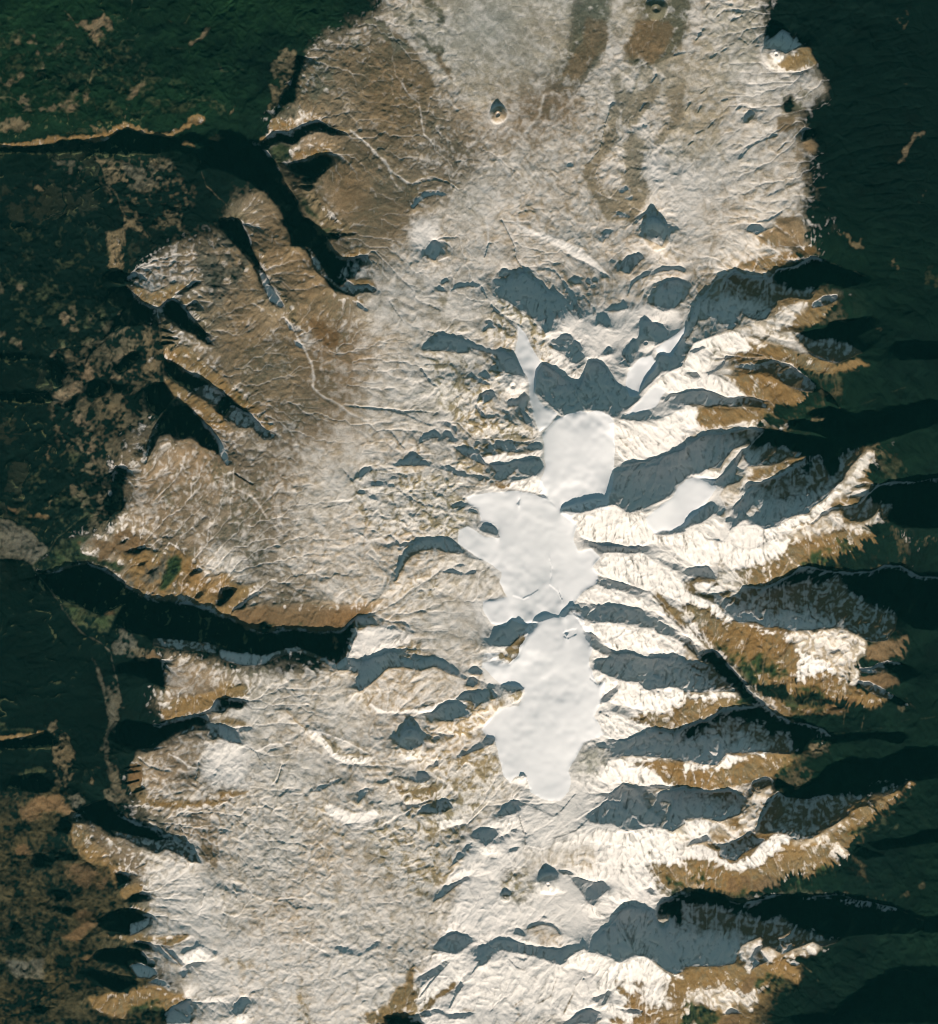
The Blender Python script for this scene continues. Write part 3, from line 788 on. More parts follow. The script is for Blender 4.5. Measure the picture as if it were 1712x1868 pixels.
D s 110,60 200,90 300,140 340,190 260,160 160,110
D s 370,190 460,175 490,210 540,155 600,160 660,135 710,150 715,200 670,260 600,250 530,230 480,270 430,300 390,300 400,240
L4 s 300,130 370,110 500,110 640,100 700,110 640,135 540,150 470,180 400,180 320,170
L5 s 400,320 540,300 640,270 720,300 760,400 640,365 500,350 400,350
Z y 380,320 420,310 500,340 560,345 430,360
D s 340,60 400,35 440,50 440,90 500,90 560,80 510,25 460,30
D s 600,60 700,40 720,60 640,80
D s 870,1340 910,1350 890,1370
d s 5 870,1370 900,1390 960,1360
l s 8 870,1345 910,1330 960,1320
d s 4 580,1105 640,1080 690,1050
l s 9 520,1090 590,1110 620,1100
l s 8 770,1020 830,1060 850,1110
d s 4 840,1070 860,1120
D s 1090,980 1160,990 1200,1050 1150,1040
Z u 1080,900 1130,960 1110,990 1070,930
D2 s 540,450 570,420 560,470
d s 5 930,1130 910,1160
L2 p 0,780 300,850 420,980 480,1090 300,1130 0,1060
D s 0,920 100,910 180,940 270,910 260,940 150,950
D s 100,890 150,870 200,880 150,895
l u 6 0,1050 80,1050 150,1000 240,970
Z u 330,1210 400,1300 380,1400 300,1280
D s 0,1540 50,1570 130,1640 80,1620 0,1600
D s 200,1610 260,1580 310,1610 300,1640 220,1630
D s 200,1690 240,1650 270,1700 250,1712 200,1712
l s 10 1050,1600 1060,1680 1100,1700
l s 6 770,830 790,890 780,970
T 1250 800 0
L5 s 0,250 160,210 260,210 260,290 200,290 100,270
L3 p 260,280 260,170 330,90 460,35 480,40 380,80 330,160 280,260
Z i -60,330 0,285 60,268 160,300 215,350 205,400 120,470 60,520 0,570 -60,600
D s 215,290 290,230 340,160 390,80 440,60 420,160 360,220 330,330 260,350
L3 p 240,400 290,330 380,300 430,240 460,250 430,290 380,370 390,430 330,480 300,560 260,560 280,480
L4 y 450,250 500,210 600,190 720,150 840,125 830,160 740,190 640,240 560,270 490,300 460,280
L2 p 360,200 400,120 440,180 400,220
D s 400,420 400,330 440,300 500,310 640,260 760,200 860,140 880,60 1000,60 1200,60 1230,100 1200,180 1140,240 1040,340 980,410 880,480 850,520 740,540 660,600 600,620 540,630 500,600 440,570 400,570 300,640 350,560 400,500
D f 480,60 700,70 840,110 860,130 800,230 860,250 900,120 1000,240 1000,300 1080,220 1100,120 1200,60 1200,0 400,0
D s 0,20 200,10 300,20 460,20 330,80 260,170 250,210 160,205 100,240 0,260
L2 p 420,520 470,460 510,500 500,520 440,550
D s 0,560 100,480 200,460 190,540 120,580 60,620 0,640
L3 s 0,620 120,580 200,520 280,560 300,640 400,600 500,600 560,640 640,610 660,660 560,740 460,760 360,740 200,690 100,690 0,640
L5 s 0,650 60,650 150,700 300,720 360,760 460,770 560,740 640,700 740,690 860,680 780,760 660,860 500,900 400,880 300,920 160,880 0,900
L5 y 740,700 860,680 1000,680 1130,640 1300,660 1380,680 1440,660 1490,860 1560,900 1640,960 1500,890 1380,880 1300,910 1150,920 1000,910 860,890 800,900 720,940 640,1000 540,1040 460,1020 380,940 320,930 500,880 640,840
Z g 780,880 900,780 1000,760 1060,860 1200,900 1300,900 1200,915 900,890
Z g 1060,740 1160,700 1250,800 1130,830 
Z b 1180,690 1260,760 1330,740 1440,850 1400,870 1260,800
l p 8 620,820 580,900 600,1000
l p 7 560,850 540,940 590,1010
l p 7 450,920 440,1010
l p 7 690,780 740,860 800,890
l p 6 720,860 660,960
l n 6 840,740 860,840 890,890
l n 6 1080,760 1120,850 1150,910
l n 6 1190,700 1260,800 1300,910
l n 6 1360,760 1330,820 1380,880
D s 1100,490 1200,460 1280,380 1340,330 1440,300 1600,300 1712,240 1712,330 1600,380 1500,430 1460,460 1380,560 1360,480 1300,550 1220,580 1140,570 1100,530
D f 1250,430 1280,380 1340,330 1440,300 1600,300 1712,200 1712,620 1500,620 1400,560 1450,470 1380,460
L4 y 1000,460 1100,420 1180,420 1230,440 1130,470 1000,480
L4 s 660,580 740,540 860,520 980,410 1040,340 1140,250 1180,260 1100,330 1020,420 960,500 880,570 760,610 680,650
L3 p 1120,370 1240,330 1300,350 1260,390 1160,390
L3 p 1120,240 1240,90 1290,60 1300,150 1380,230 1340,330 1250,300 1180,330 1100,360 1040,420 1100,300
Z y 1180,320 1260,220 1380,240 1330,290 1300,350 1240,320
Z g 1300,150 1350,40 1500,150 1600,250 1500,300 1380,290
D s 960,510 1010,480 1080,480 1020,500 980,550 900,600 870,590
L2 p 880,600 960,530 1080,490 1110,560 1060,630 980,670 700,690 660,650 760,640
L3 p 1120,580 1200,590 1300,560 1350,480 1340,560 1400,590 1400,650 1300,650 1130,630
D s 390,1020 460,1030 540,1045 640,1000 740,940 800,900 860,890 1000,920 1150,930 1300,920 1400,880 1500,890 1640,960 1712,970 1712,1100 1500,1200 1450,1330 1400,1400 1290,1410 1200,1370 1100,1310 1000,1310 880,1330 740,1335 640,1310 560,1310 480,1270 370,1280 330,1240 270,1200 300,1170 370,1190
D f 540,1045 640,1000 740,940 800,900 860,890 1000,920 1150,930 1300,920 1400,880 1500,890 1640,960 1712,970 1712,1350 1600,1320 1500,1250 1400,1180 1250,1150 1150,1080 1060,950 900,1040 860,970 740,1010 640,1040 560,1060
z n 6 1180,1190 1250,1120
L2 p 1240,1280 1290,1270 1260,1310
L2 s 510,1260 540,1240 540,1270
D s 50,960 90,900 150,890 200,940 210,980 130,960
L4 s 40,1000 120,980 240,1020 260,1060 180,1080 60,1030
D2 s 200,1080 330,1130 370,1190 280,1200 200,1130
L2 p 180,860 280,860 400,1010 380,1100 300,1050 230,1010 210,930
L5 s 0,1060 100,1090 220,1150 260,1200 380,1280 480,1280 600,1330 740,1350 740,1400 560,1340 400,1300 260,1260 140,1180 0,1130
L5 s 740,1400 820,1480 960,1520 1060,1600 1160,1712 780,1712 800,1550
L4 y 0,1150 140,1190 230,1260 340,1310 480,1300 560,1350 680,1340 760,1470 820,1500 780,1600 700,1712 480,1712 400,1600 300,1520 200,1440 100,1330 0,1220
Z g 220,1420 300,1460 400,1440 430,1560 540,1480 620,1560 700,1580 740,1620 640,1712 440,1712 300,1560
l n 8 540,1712 540,1600 560,1500 640,1400 700,1350
l n 6 620,1712 660,1620 760,1540
l n 6 440,1580 420,1480
L3 p 740,1340 880,1330 1020,1310 1130,1330 1230,1390 1260,1420 1240,1500 1200,1560 1200,1660 1160,1700 1060,1600 960,1520 820,1480 750,1400
L3 b 1260,1430 1400,1400 1540,1370 1560,1450 1520,1540 1460,1520 1380,1560 1240,1540
L3 b 1200,1640 1400,1620 1480,1660 1500,1712 1240,1700
D s 1210,1600 1300,1590 1400,1540 1500,1560 1440,1590 1380,1600 1320,1630 1230,1630
Z n 1600,700 1712,640 1712,740 1620,740
Z n 1540,860 1560,870 1550,890
Z n 1400,850 1460,820 1490,850 1450,870
r n 10 0,1250 100,1400 200,1480 300,1560 380,1600 450,1712
D f 200,1470 330,1600 440,1712 300,1712 250,1660 160,1560 100,1540 110,1490
D s 0,1370 50,1400 90,1470 100,1540 60,1520 0,1440
L1 p 0,1430 70,1500 100,1550 0,1560
D s 0,1560 100,1560 180,1600 280,1680 340,1712 0,1712
r s 7 980,930 900,960 800,1000 640,1050
T 0 1250 0
r k 40 760,20 790,200 730,380 740,520 780,660 860,780 980,880 1120,960
L4 y 0,370 40,350 160,330 300,320 300,350 180,360 60,380 0,420
D f 0,420 60,385 180,365 320,345 400,420 340,440 200,440 60,440
D f 40,700 100,660 260,640 340,680 360,740 250,750 120,720
L2 g 100,620 200,580 290,560 320,600 240,640 150,650
L1 g 0,200 140,300 250,290 220,320 60,330 0,340
Z n 340,300 400,250 480,300 520,330 530,480 500,640 440,720 370,720 350,600 380,500
Z n 610,630 640,600 640,680 610,680
Z n 660,560 680,600 650,600
L3 b 240,780 400,760 480,860 560,900 500,920 380,880 220,900 160,880
L4 y 500,960 580,970 640,1080 740,1150 780,1240 860,1260 880,1310 800,1310 830,1400 800,1420 740,1260 600,1240 500,1100 480,1000
Z b 120,840 240,880 300,920 180,940
Z b 460,1280 600,1260 740,1300 760,1400 600,1400 460,1350
Z b 100,1100 200,1130 200,1240 120,1180
L4 y 820,1440 900,1380 1000,1370 1020,1440 920,1460 870,1500
L4 y 920,1550 1040,1540 1030,1590 940,1590
Z b 500,1610 620,1580 700,1640 560,1660
D f 440,930 500,970 470,1040 380,1010
D f 240,1180 320,1190 310,1270 240,1270
D f 420,1170 530,1190 540,1220 440,1220
D f 800,1310 900,1320 910,1360 820,1400
D f 860,1500 920,1470 1040,1440 1050,1500 960,1510
D f 640,1660 760,1600 830,1570 920,1580 1040,1600 1040,1640 960,1712 760,1712
D f 360,1420 500,1440 400,1500
D f 380,1540 520,1560 480,1610
L2 k 460,780 530,750 590,800 560,880 490,850
Z q 520,950 580,900 700,960 780,1060 870,1070 960,1120 1030,1150 1040,1240 1000,1330 920,1370 870,1260 760,1180 700,1130 620,1040
D f 580,880 700,820 760,820 830,920 960,970 1080,1010 1200,1060 1290,1100 1340,1140 1280,1150 1200,1130 1160,1140 1080,1170 1030,1130 960,1120 880,1070 790,1050 740,1020 660,960 600,920
D h 770,1000 900,1040 1080,1080 1200,1080 1290,1110 1380,1200 1390,1230 1330,1230 1250,1180 1160,1140 1080,1170 1030,1130 960,1120 880,1070 800,1050
Z k 700,420 780,400 800,560 850,690 960,850 1080,900 1240,960 1280,1060 1200,1050 1080,1010 960,960 850,910 780,830 730,760 720,600
Z k 740,130 800,110 850,240 820,340 780,330 750,220
L2 n 900,560 960,540 1000,660 1000,740 1060,860 1160,870 1000,840 920,740
L3 b 880,560 980,540 1000,680 900,700
d f 10 860,575 970,560
d f 10 870,610 970,600
d f 10 860,690 960,660
d f 10 920,745 1000,720
Z f 800,440 950,480 900,560 850,640 820,600
L3 y 1000,790 1200,800 1400,810 1520,790 1600,730 1700,720 1600,780 1500,840 1400,850 1200,860 1050,850
D f 900,480 960,440 1060,440 1160,370 1280,310 1420,280 1440,230 1370,220 1200,260 1100,290 980,270 880,240 820,340 820,450
D h 930,450 1060,440 1160,430 1020,470
D h 1170,390 1290,310 1440,270 1480,310 1510,370 1480,380 1450,310 1340,320 1240,350
D h 1480,280 1560,280 1640,330 1680,410 1600,400 1500,340
Z s 1440,420 1600,380 1712,440 1712,700 1600,700 1440,680 1400,560
d u 6 960,510 1040,570 1110,590 1180,600
d u 5 1380,540 1360,660 1420,700
l s 5 1180,480 1260,520 1310,560 1360,570
L4 y 1100,170 1200,160 1350,100 1520,30 1712,0 1712,60 1560,90 1440,180 1300,220 1150,250
D s 1450,180 1500,110 1600,100 1712,130 1600,140 1530,190
D2 f 90,1680 130,1660 150,1712 90,1712
r n 4 1240,960 1260,1060 1350,1150 1480,1280
d n 5 1250,970 1290,1080
r b 5 580,850 720,790
Z o 1360,1100 1560,1150 1500,1280 1400,1180
D2 s 1610,1370 1700,1440 1640,1430
r s 6 1450,1600 1350,1620
l s 5 1550,1460 1550,1580 1640,1600
l s 5 1380,1600 1420,1470
T 400 1250 0
D f 0,100 60,90 190,130 150,165 60,140 0,190
L3 y 0,230 100,240 240,270 200,290 100,300 0,270
D s 0,275 60,300 110,340 150,400 100,400 0,360
D s 140,300 230,295 210,320 150,330
l s 7 160,430 260,460 350,410 440,410 520,380
d s 5 190,430 260,470 290,520 350,580
l y 9 0,840 60,780 200,740
Z y 0,720 200,740 100,760 0,840
l u 9 480,520 430,560 390,660 360,690
d u 6 440,550 400,680
d u 5 430,770 490,720 560,730
l s 7 290,680 380,690
l y 9 470,180 540,260 600,310
L5 s 560,310 700,320 760,400 850,480 1000,490 1080,500 1000,550 860,540 760,470 700,400
Z u 700,320 850,380 1000,460 1080,490 900,470 780,430
l s 6 700,320 880,390 1050,480
D s 1245,400 1280,320 1340,290 1390,330 1420,400 1380,430 1310,450 1260,430
L5 s 1310,480 1330,445 1385,450 1370,480 1310,510 1270,515
Z u 1310,540 1360,490 1420,470 1400,530 1330,560
D s 1500,230 1510,180 1560,140 1660,125 1712,140 1712,210 1660,220 1600,250 1540,245
D s 1640,100 1712,50 1712,110
Z u 1480,400 1640,240 1712,230 1712,400 1600,450 1500,500
L3 p 1420,470 1560,400 1712,300 1712,420 1600,560 1450,560
D s 1310,650 1370,630 1400,600 1450,620 1460,650 1420,675 1360,670
D s 1490,550 1520,520 1560,550 1520,570
L4 y 1210,690 1320,740 1400,720 1500,700 1540,720 1500,780 1400,820 1300,830 1240,760
L3 p 1180,660 1240,640 1350,680 1400,690 1320,730 1220,700
D s 1370,880 1420,845 1500,860 1520,820 1560,790 1640,850 1580,870 1530,900 1480,890 1420,890
d f 6 1380,830 1480,800
Z u 1100,800 1240,780 1480,800 1300,900 1100,860
Z u 960,820 1140,840 1200,900 1020,950 900,940
D s 970,750 1010,715 1040,720 1010,770 960,820
D2 s 630,740 700,700 800,660 880,640 800,680 700,740
Z u 600,720 760,650 920,620 880,660 760,700
Z s 900,880 1060,900 1200,930 1000,1000 820,940
L3 s 740,800 920,890 1100,860 1100,920 900,960 760,900
Z u 1080,960 1240,900 1400,880 1712,900 1712,1020 1500,1300 1300,1270 1200,1200 1120,1120 1040,1080 980,1040
Z u 560,880 700,860 780,960 900,1060 1000,1180 1300,1260 1400,1400 1100,1500 900,1300 700,1200 600,1000
l p 5 1080,1080 1150,1040 1250,990 1330,960
l p 5 1090,1100 1200,1060 1300,1030
l p 5 1150,1150 1230,1110 1330,1100 1350,1070
l p 5 1120,1040 1200,1000 1290,960
l p 5 1210,1240 1300,1220 1360,1210
l p 5 1170,1180 1260,1160 1330,1170
l p 5 1000,1000 1100,980 1180,940
l p 5 1250,1270 1340,1250 1380,1220
l p 5 1130,1120 1060,1030
l s 6 960,980 1080,990 1200,930 1330,860
D s 1480,1510 1510,1450 1560,1400 1640,1370 1640,1400 1560,1450
D s 1600,1260 1712,1120 1712,1180 1640,1240
L3 s 1580,1400 1600,1330 1712,1260 1712,1330 1650,1370
l y 6 90,1330 180,1380 240,1460 400,1510
D2 s 100,1430 140,1460 120,1480
d u 5 470,1500 540,1550 600,1540
Z y 120,1310 200,1380 230,1460 160,1410
D2 s 0,1360 20,1400 10,1420
l s 5 50,1430 30,1560
l s 5 230,1490 180,1530 150,1590 110,1610
Z u 1320,1510 1400,1510 1360,1540
Z p 0,850 500,820 900,1100 1300,1400 1200,1712 0,1712
T 800 1200 0
Z i 300,30 480,60 550,0 1045,0 1050,60 1100,180 1170,150 1120,300 1080,400 1130,500 1150,530 1000,590 950,680 900,780 920,860 910,910 850,980 780,990 710,975 640,920 610,840 550,820 500,865 450,810 430,720 400,600 390,555 340,550 300,500 350,430 430,350 560,330 600,220 540,190 440,190 380,140
D s 0,20 60,50 130,110 90,110 30,80 0,50
D s 200,90 260,65 310,100 280,110
D s 210,180 240,125 280,170 240,200
D s 120,290 200,235 270,240 340,230 360,250 320,290 260,350 230,300
D s 0,345 60,320 130,320 200,360 240,390 210,415 130,410 90,440 0,430
L4 p 0,440 90,445 200,420 290,340 400,280 430,340 330,470 240,500 100,540 0,520
Z u 60,500 260,420 360,300 330,430 200,540 60,600
D s 450,190 500,180 540,180 600,210 560,230 520,240 470,215
L4 u 490,270 540,240 600,220 570,300 510,320
Z u 500,270 560,240 550,290
L2 u 0,600 120,700 390,580 430,780 480,860 300,1060 200,1150 0,1180 
Z s 280,110 420,190 480,240 380,220
D2 s 280,590 390,550 390,590 300,630 150,690 120,680 220,640
D s 0,1090 5,1000 50,985 110,1040 60,1060 10,1090
l s 5 0,940 60,830 120,800 200,720 380,640
Z u 0,850 250,700 420,680 460,820 360,900 100,1100 0,1000
L4 s 0,1130 150,1100 200,1140 80,1170 0,1200
D s 400,1100 450,1050 520,990 560,990 555,1060 540,1080 460,1100
L3 s 330,1170 480,1100 560,1100 570,1180 420,1250 430,1180
D s 215,1240 250,1220 330,1185 390,1185 420,1220 380,1270 330,1305 290,1260
L4 s 330,1340 390,1290 420,1340 400,1390 350,1380
Z y 350,1370 390,1350 380,1390
D s 490,1330 560,1310 540,1340 500,1345
D s 580,1190 615,1220 600,1225
D s 500,1200 550,1180 540,1210
D s 0,1640 60,1590 130,1560 200,1520 230,1530 140,1570 60,1640 0,1675
L3 s 50,1560 200,1460 300,1400 260,1480 150,1540 60,1580
D s 120,1390 200,1310 240,1270 210,1320 170,1380
d p 5 560,1000 560,1100 600,1220 605,1300
l s 6 610,1310 740,1320 850,1270 1010,1220 
l s 7 600,1300 720,1325 850,1275
L4 s 880,1270 1000,1260 1100,1180 1180,1200 1300,1220 1400,1200 1460,1170 1560,1190 1640,1280 1712,1360 1712,1460 1550,1440 1300,1390 1200,1320 1180,1290 1030,1290
l s 8 960,1120 1050,1060 1160,985
d u 4 560,990 640,1030 800,1100 860,1050 950,940
d u 4 800,1250 950,1200 1050,1110
D2 s 1040,1090 1160,1000 1280,1000 1350,1080 1420,1180 1300,1200 1200,1150 1050,1150
D s 1180,960 1250,890 1280,865 1400,930 1420,1020 1460,1060 1550,1120 1540,1170 1490,1150 1420,1155 1360,1100 1320,1050 1280,1000
D s 1500,940 1620,920 1640,1050 1580,1000 1520,1000
D s 1620,920 1712,900 1712,1150 1620,1205 1560,1180 1600,1120 1620,1030
L2 s 900,820 950,860 1100,920 1200,950 1280,870 1240,850 1120,860 1000,830
Z r 910,760 950,700 1000,600 1080,600 1200,650 1170,730 1100,830 1000,840
D s 1080,620 1110,590 1200,610 1290,560 1400,520 1450,490 1530,490 1600,520 1712,500 1712,720 1600,700 1500,690 1400,680 1210,680 1200,640 1160,630
L5 s 1110,850 1180,710 1300,690 1400,690 1560,690 1712,730 1712,880 1600,890 1500,880 1400,890 1300,850 1200,880
Z y 1290,750 1400,720 1560,700 1712,730 1712,900 1600,880 1500,790 1400,740
D s 1410,910 1480,880 1620,890 1600,910 1480,900 1420,930
L5 s 1140,130 1250,170 1400,180 1450,220 1600,200 1712,240 1712,380 1600,360 1500,400 1400,360 1150,300
L3 s 1100,380 1300,400 1450,440 1540,490 1450,490 1400,520 1280,580 1180,560 1130,470
L4 y 1320,410 1450,370 1600,400 1640,350 1712,310 1712,480 1640,520 1540,500 1480,470 1380,430
D s 1080,60 1110,20 1200,10 1260,50 1300,0 1712,0 1712,140 1640,180 1560,210 1440,220 1400,180 1390,140 1300,170 1200,130 1120,90
D s 1640,200 1650,170 1712,120 1712,240
l s 10 1050,30 1055,130 1110,180
d u 4 1050,140 1100,180
D2 s 1120,290 1240,190 1250,230 1180,290 1120,320
d u 6 1110,370 1180,400
L4 s 500,865 560,820 600,830 650,910 590,890
d u 3 545,840 570,815 610,820
L4 s 920,870 1000,900 1100,930 1000,900
D s 700,1540 720,1490 760,1475 830,1500 800,1540 750,1540
L4 s 700,1640 740,1560 780,1580 880,1620 780,1640
D s 830,1475 900,1480 940,1510 860,1500
D2 s 920,1530 1100,1560 1050,1620 950,1580
D s 1100,1580 1140,1550 1180,1600 1150,1630 1110,1620
D s 1430,1610 1470,1595 1520,1640 1480,1645
D s 440,1640 465,1605 500,1645 470,1660
Z u 420,1560 600,1480 680,1490 640,1650 550,1712 450,1650
Z u 1250,1370 1330,1380 1270,1410
Z u 1380,1340 1400,1300 1420,1380 1390,1390
Z y 1440,1340 1480,1330 1450,1370
Z y 1520,1440 1712,1430 1712,1560 1600,1560 1520,1500
Z g 1590,1530 1712,1550 1712,1712 1640,1660
D f 1640,1660 1712,1640 1712,1712 1600,1712
Z p 600,1330 700,1340 900,1290 1100,1300 1100,1480 700,1480 580,1470
T 1250 1200 0
L5 y 0,460 120,440 200,410 250,360 400,350 480,350 380,270 210,240 60,240 0,250
L5 s 0,245 200,235 360,260 380,275 200,270 0,290
Z g 330,340 400,280 460,300 500,350 380,370
D s 0,30 100,30 180,60 260,130 330,180 370,240 200,235 0,240
D f 180,60 280,60 340,100 460,240 560,330 500,350 440,320 400,280 370,240 300,160
D s 0,470 160,440 250,370 400,350 560,340 640,400 740,440 840,460 960,500 1020,550 900,560 840,600 760,660 700,660 640,660 520,650 440,655 400,665 320,655 290,660 220,750 140,740 30,710 0,710
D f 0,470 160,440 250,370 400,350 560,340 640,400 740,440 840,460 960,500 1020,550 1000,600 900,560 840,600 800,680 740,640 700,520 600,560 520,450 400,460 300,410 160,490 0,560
L2 s 150,640 230,660 210,690
L2 n 840,610 900,570 1000,580 1010,640 960,690 850,690
L5 s 0,720 120,745 220,760 290,665 400,670 520,660 620,665 580,690 440,700 300,780 120,800 0,790
L5 y 0,780 120,790 300,780 440,690 580,680 700,685 745,690 740,740 640,800 500,820 440,870 300,910 180,930 100,910 0,900
l s 7 60,800 70,880
l s 6 200,790 150,880
Z g 740,680 820,700 760,760 650,790 620,780
Z n 680,860 780,790 900,790 880,870 780,930 700,900
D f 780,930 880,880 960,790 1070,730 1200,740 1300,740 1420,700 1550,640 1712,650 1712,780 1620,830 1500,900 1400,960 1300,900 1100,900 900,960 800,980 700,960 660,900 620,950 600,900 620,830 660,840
D s 500,1200 540,1080 600,990 640,930 700,970 860,980 1000,950 1140,990 1190,1020 1120,1050 1140,1090 1040,1160 960,1200 880,1250 760,1265 700,1220 640,1210 540,1220
D s 1100,1060 1180,1000 1280,960 1280,950 1400,960 1500,900 1620,830 1500,840 1340,860 1100,920 1000,970
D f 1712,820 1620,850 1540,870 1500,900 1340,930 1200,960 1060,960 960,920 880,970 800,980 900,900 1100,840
D s 450,910 480,860 560,830 620,850 600,890 500,900 450,970
D s 0,920 100,915 180,935 300,910 370,950 400,1040 380,1080 240,1140 130,1110 0,1120
L3 p 480,1000 500,920 600,890 600,950 560,1010 500,1020
L2 p 380,1080 480,1020 560,1020 520,1120 490,1220 400,1220 300,1290 200,1230 150,1180 240,1150
Z y 200,1210 300,1240 310,1270 250,1260 180,1220
Z y 300,1110 380,1100 370,1180 310,1180
L4 s 0,1130 130,1120 240,1150 180,1180 150,1210 40,1250 0,1280
D s 0,1310 60,1260 150,1230 200,1280 260,1300 300,1290 400,1240 440,1220 500,1260 560,1260 500,1310 400,1360 360,1410 300,1400 240,1380 250,1330 180,1270 60,1290
L4 s 0,1310 140,1300 220,1340 240,1390 320,1410 420,1400 500,1320 600,1230 700,1230 760,1270 700,1320 560,1440 380,1500 200,1430 0,1400
L5 y 0,1400 200,1430 380,1500 560,1440 640,1340 740,1270 880,1260 980,1200 1060,1160 1130,1110 1190,1040 1290,1030 1400,950 1500,920 1560,850 1600,880 1540,980 1420,1080 1320,1150 1200,1200 1250,1280 1160,1290 1150,1420 1060,1480 1130,1510 1240,1520 1290,1570 1280,1660 1180,1660 1080,1640 940,1620 880,1600 700,1650 600,1620 440,1640 340,1600 200,1600 100,1620 0,1620
L4 p 1000,1330 1060,1290 1130,1330 1170,1420 1130,1450 1040,1400
L4 p 880,1250 1000,1200 1120,1120 1150,1130 1040,1200 940,1270 760,1310 740,1275
Z b 280,1560 440,1550 600,1500 700,1600 620,1640 440,1620 300,1620
Z b 1090,1520 1240,1520 1290,1570 1280,1660 1180,1660 1100,1600
Z b 1300,1150 1440,1000 1540,900 1520,990 1400,1100 1280,1200
Z g 90,1480 150,1500 160,1560 100,1600 40,1560
Z g 330,1620 440,1590 480,1660 380,1700 320,1680
Z g 700,1620 800,1560 940,1600 1000,1640 900,1660 700,1660
Z g 920,1500 1040,1440 1100,1500 960,1540
Z g 1160,1230 1300,1160 1500,1100 1540,1160 1400,1200 1250,1250
l n 7 420,1400 460,1500 470,1680
l n 6 540,1480 620,1560 700,1650
l n 6 700,1420 760,1560 780,1640
l n 6 860,1460 900,1640
D f 1260,1280 1500,1260 1712,1130 1712,1240 1500,1320 1340,1340
D f 1200,1300 1300,1340 1400,1380 1250,1400 1160,1360
D s 1210,90 1300,80 1340,40 1420,20 1480,50 1400,90 1280,110
L3 b 1200,140 1300,120 1420,100 1500,160 1440,200 1380,210 1220,160
D s 1200,160 1280,170 1400,230 1480,280 1560,330 1500,340 1400,280 1300,250 1220,190
D f 1340,40 1420,20 1480,40 1560,70 1620,130 1500,180 1480,120 1400,90
L4 y 700,200 780,150 860,110 980,70 1060,130 1160,180 1240,230 1340,270 1420,300 1340,360 1200,380 1050,340 900,260 760,290 720,270
L5 s 780,130 820,0 960,0 1040,90 960,80 860,120 800,160
L3 p 980,0 1200,0 1200,160 1180,190 1060,120
Z g 700,290 860,190 920,200 1000,300 960,370 880,400 740,380 680,330
Z b 960,360 1000,280 1100,300 1200,300 1160,360 1050,340 990,380
L2 c 700,400 880,400 1100,380 1300,360 1420,420 1300,480 1100,510 1000,520 900,480 780,440
l n 7 880,0 760,100 650,180 620,210
l n 8 550,0 540,150 580,200
l n 6 980,180 940,280 970,380
l n 7 1250,380 1230,500
l n 5 1110,350 1100,490
l n 5 1170,330 1165,480
r n 14 230,0 340,30 390,80 420,150 500,240 560,300 640,350 650,380
r n 9 440,20 540,180 640,260 680,330
r n 9 580,360 680,410 760,440 830,460
r g 5 1000,540 1200,510 1400,490 1540,430 1712,390
Z n 1450,350 1540,340 1540,380 1480,370
z n 7 1540,280 1600,350
z g 8 1560,635 1712,630
D f 1000,550 1200,530 1500,520 1560,560 1500,600 1300,560 1020,600
Z n 1600,1570 1660,1570 1650,1610 1610,1600
Z n 1320,1640 1380,1640 1360,1690 1330,1680
Z n 1220,960 1400,1000 1290,1010
D f 0,1640 100,1640 300,1712 0,1712
D f 440,1700 700,1660 900,1670 1080,1650 1300,1712 440,1712
T 0 1500 0
L4 y 680,800 850,800 960,780 1050,790 1200,790 1330,780 1300,820 1180,860 1080,840 960,830 850,830
D f 640,930 700,900 850,890 960,890 1020,940 1090,990 1060,1010 940,950 880,970 900,1020 800,980 660,960
D s 900,1000 980,980 1060,1020 1090,1060 1040,1080 960,1080
D f 560,1050 640,1040 740,1060 850,1080 960,1100 900,1140 820,1190 760,1160 680,1110
D f 910,850 960,830 1050,850 1060,900 1000,880 940,860
D f 700,700 750,740 900,790 960,770 1040,680 920,600 820,620
D s 900,710 1040,660 1030,720 960,770 900,790
L4 y 590,1200 830,1180 900,1150 1000,1130 1120,1140 1220,1190 1300,1200 1330,1240 1270,1270 1160,1340 1140,1290 900,1300 860,1370 660,1300
Z g 900,1290 1050,1250 1150,1280 1120,1350 940,1340
D s 1180,1300 1260,1260 1320,1230 1330,1330 1300,1400 1100,1400
l u 8 1150,1340 1200,1300 1300,1350
L3 s 1000,1130 1080,1120 1180,1160 1210,1190 1120,1150
D s 1020,1110 1090,1090 1150,1110 1190,1150 1100,1130
D s 1230,920 1280,890 1380,840 1440,870 1360,860 1280,910
D2 s 1440,870 1520,900 1500,930
D s 1240,1040 1310,1030 1300,1050 1270,1085
D2 s 1080,860 1200,900 1300,1000 1200,980 1100,900
l y 6 1120,870 1180,930 1260,1000 1330,970
L4 s 1250,930 1380,870 1500,950 1400,970 1270,980
Z y 1050,800 1200,800 1260,770 1200,850 1080,840
l s 6 1290,960 1350,960
D2 f 90,720 120,700 160,780 130,800
L2 b 560,940 680,900 600,960
L2 b 420,820 600,700 700,700 560,820
Z b 480,640 620,630 560,680
L2 k 30,960 300,940 300,1100 100,1080
r f 9 200,1250 320,1190 430,1130
r f 9 0,1200 60,1240
r f 8 60,1350 200,1320
D2 f 240,1280 340,1300 300,1340 240,1320
L3 s 1390,1250 1460,1210 1540,1210 1600,1260 1520,1250
D2 s 1500,1230 1560,1260 1580,1300
D s 1600,1320 1670,1270 1680,1220 1712,1220 1712,1270 1680,1330 1640,1340
L4 s 1600,1400 1680,1340 1712,1330 1712,1400
T 400 1500 0
D s 150,1240 180,1215 220,1250 180,1280 150,1310 130,1340 90,1330 90,1310 150,1300
D2 s 0,1240 60,1290 20,1280
L4 s 100,1400 200,1350 160,1340 130,1345
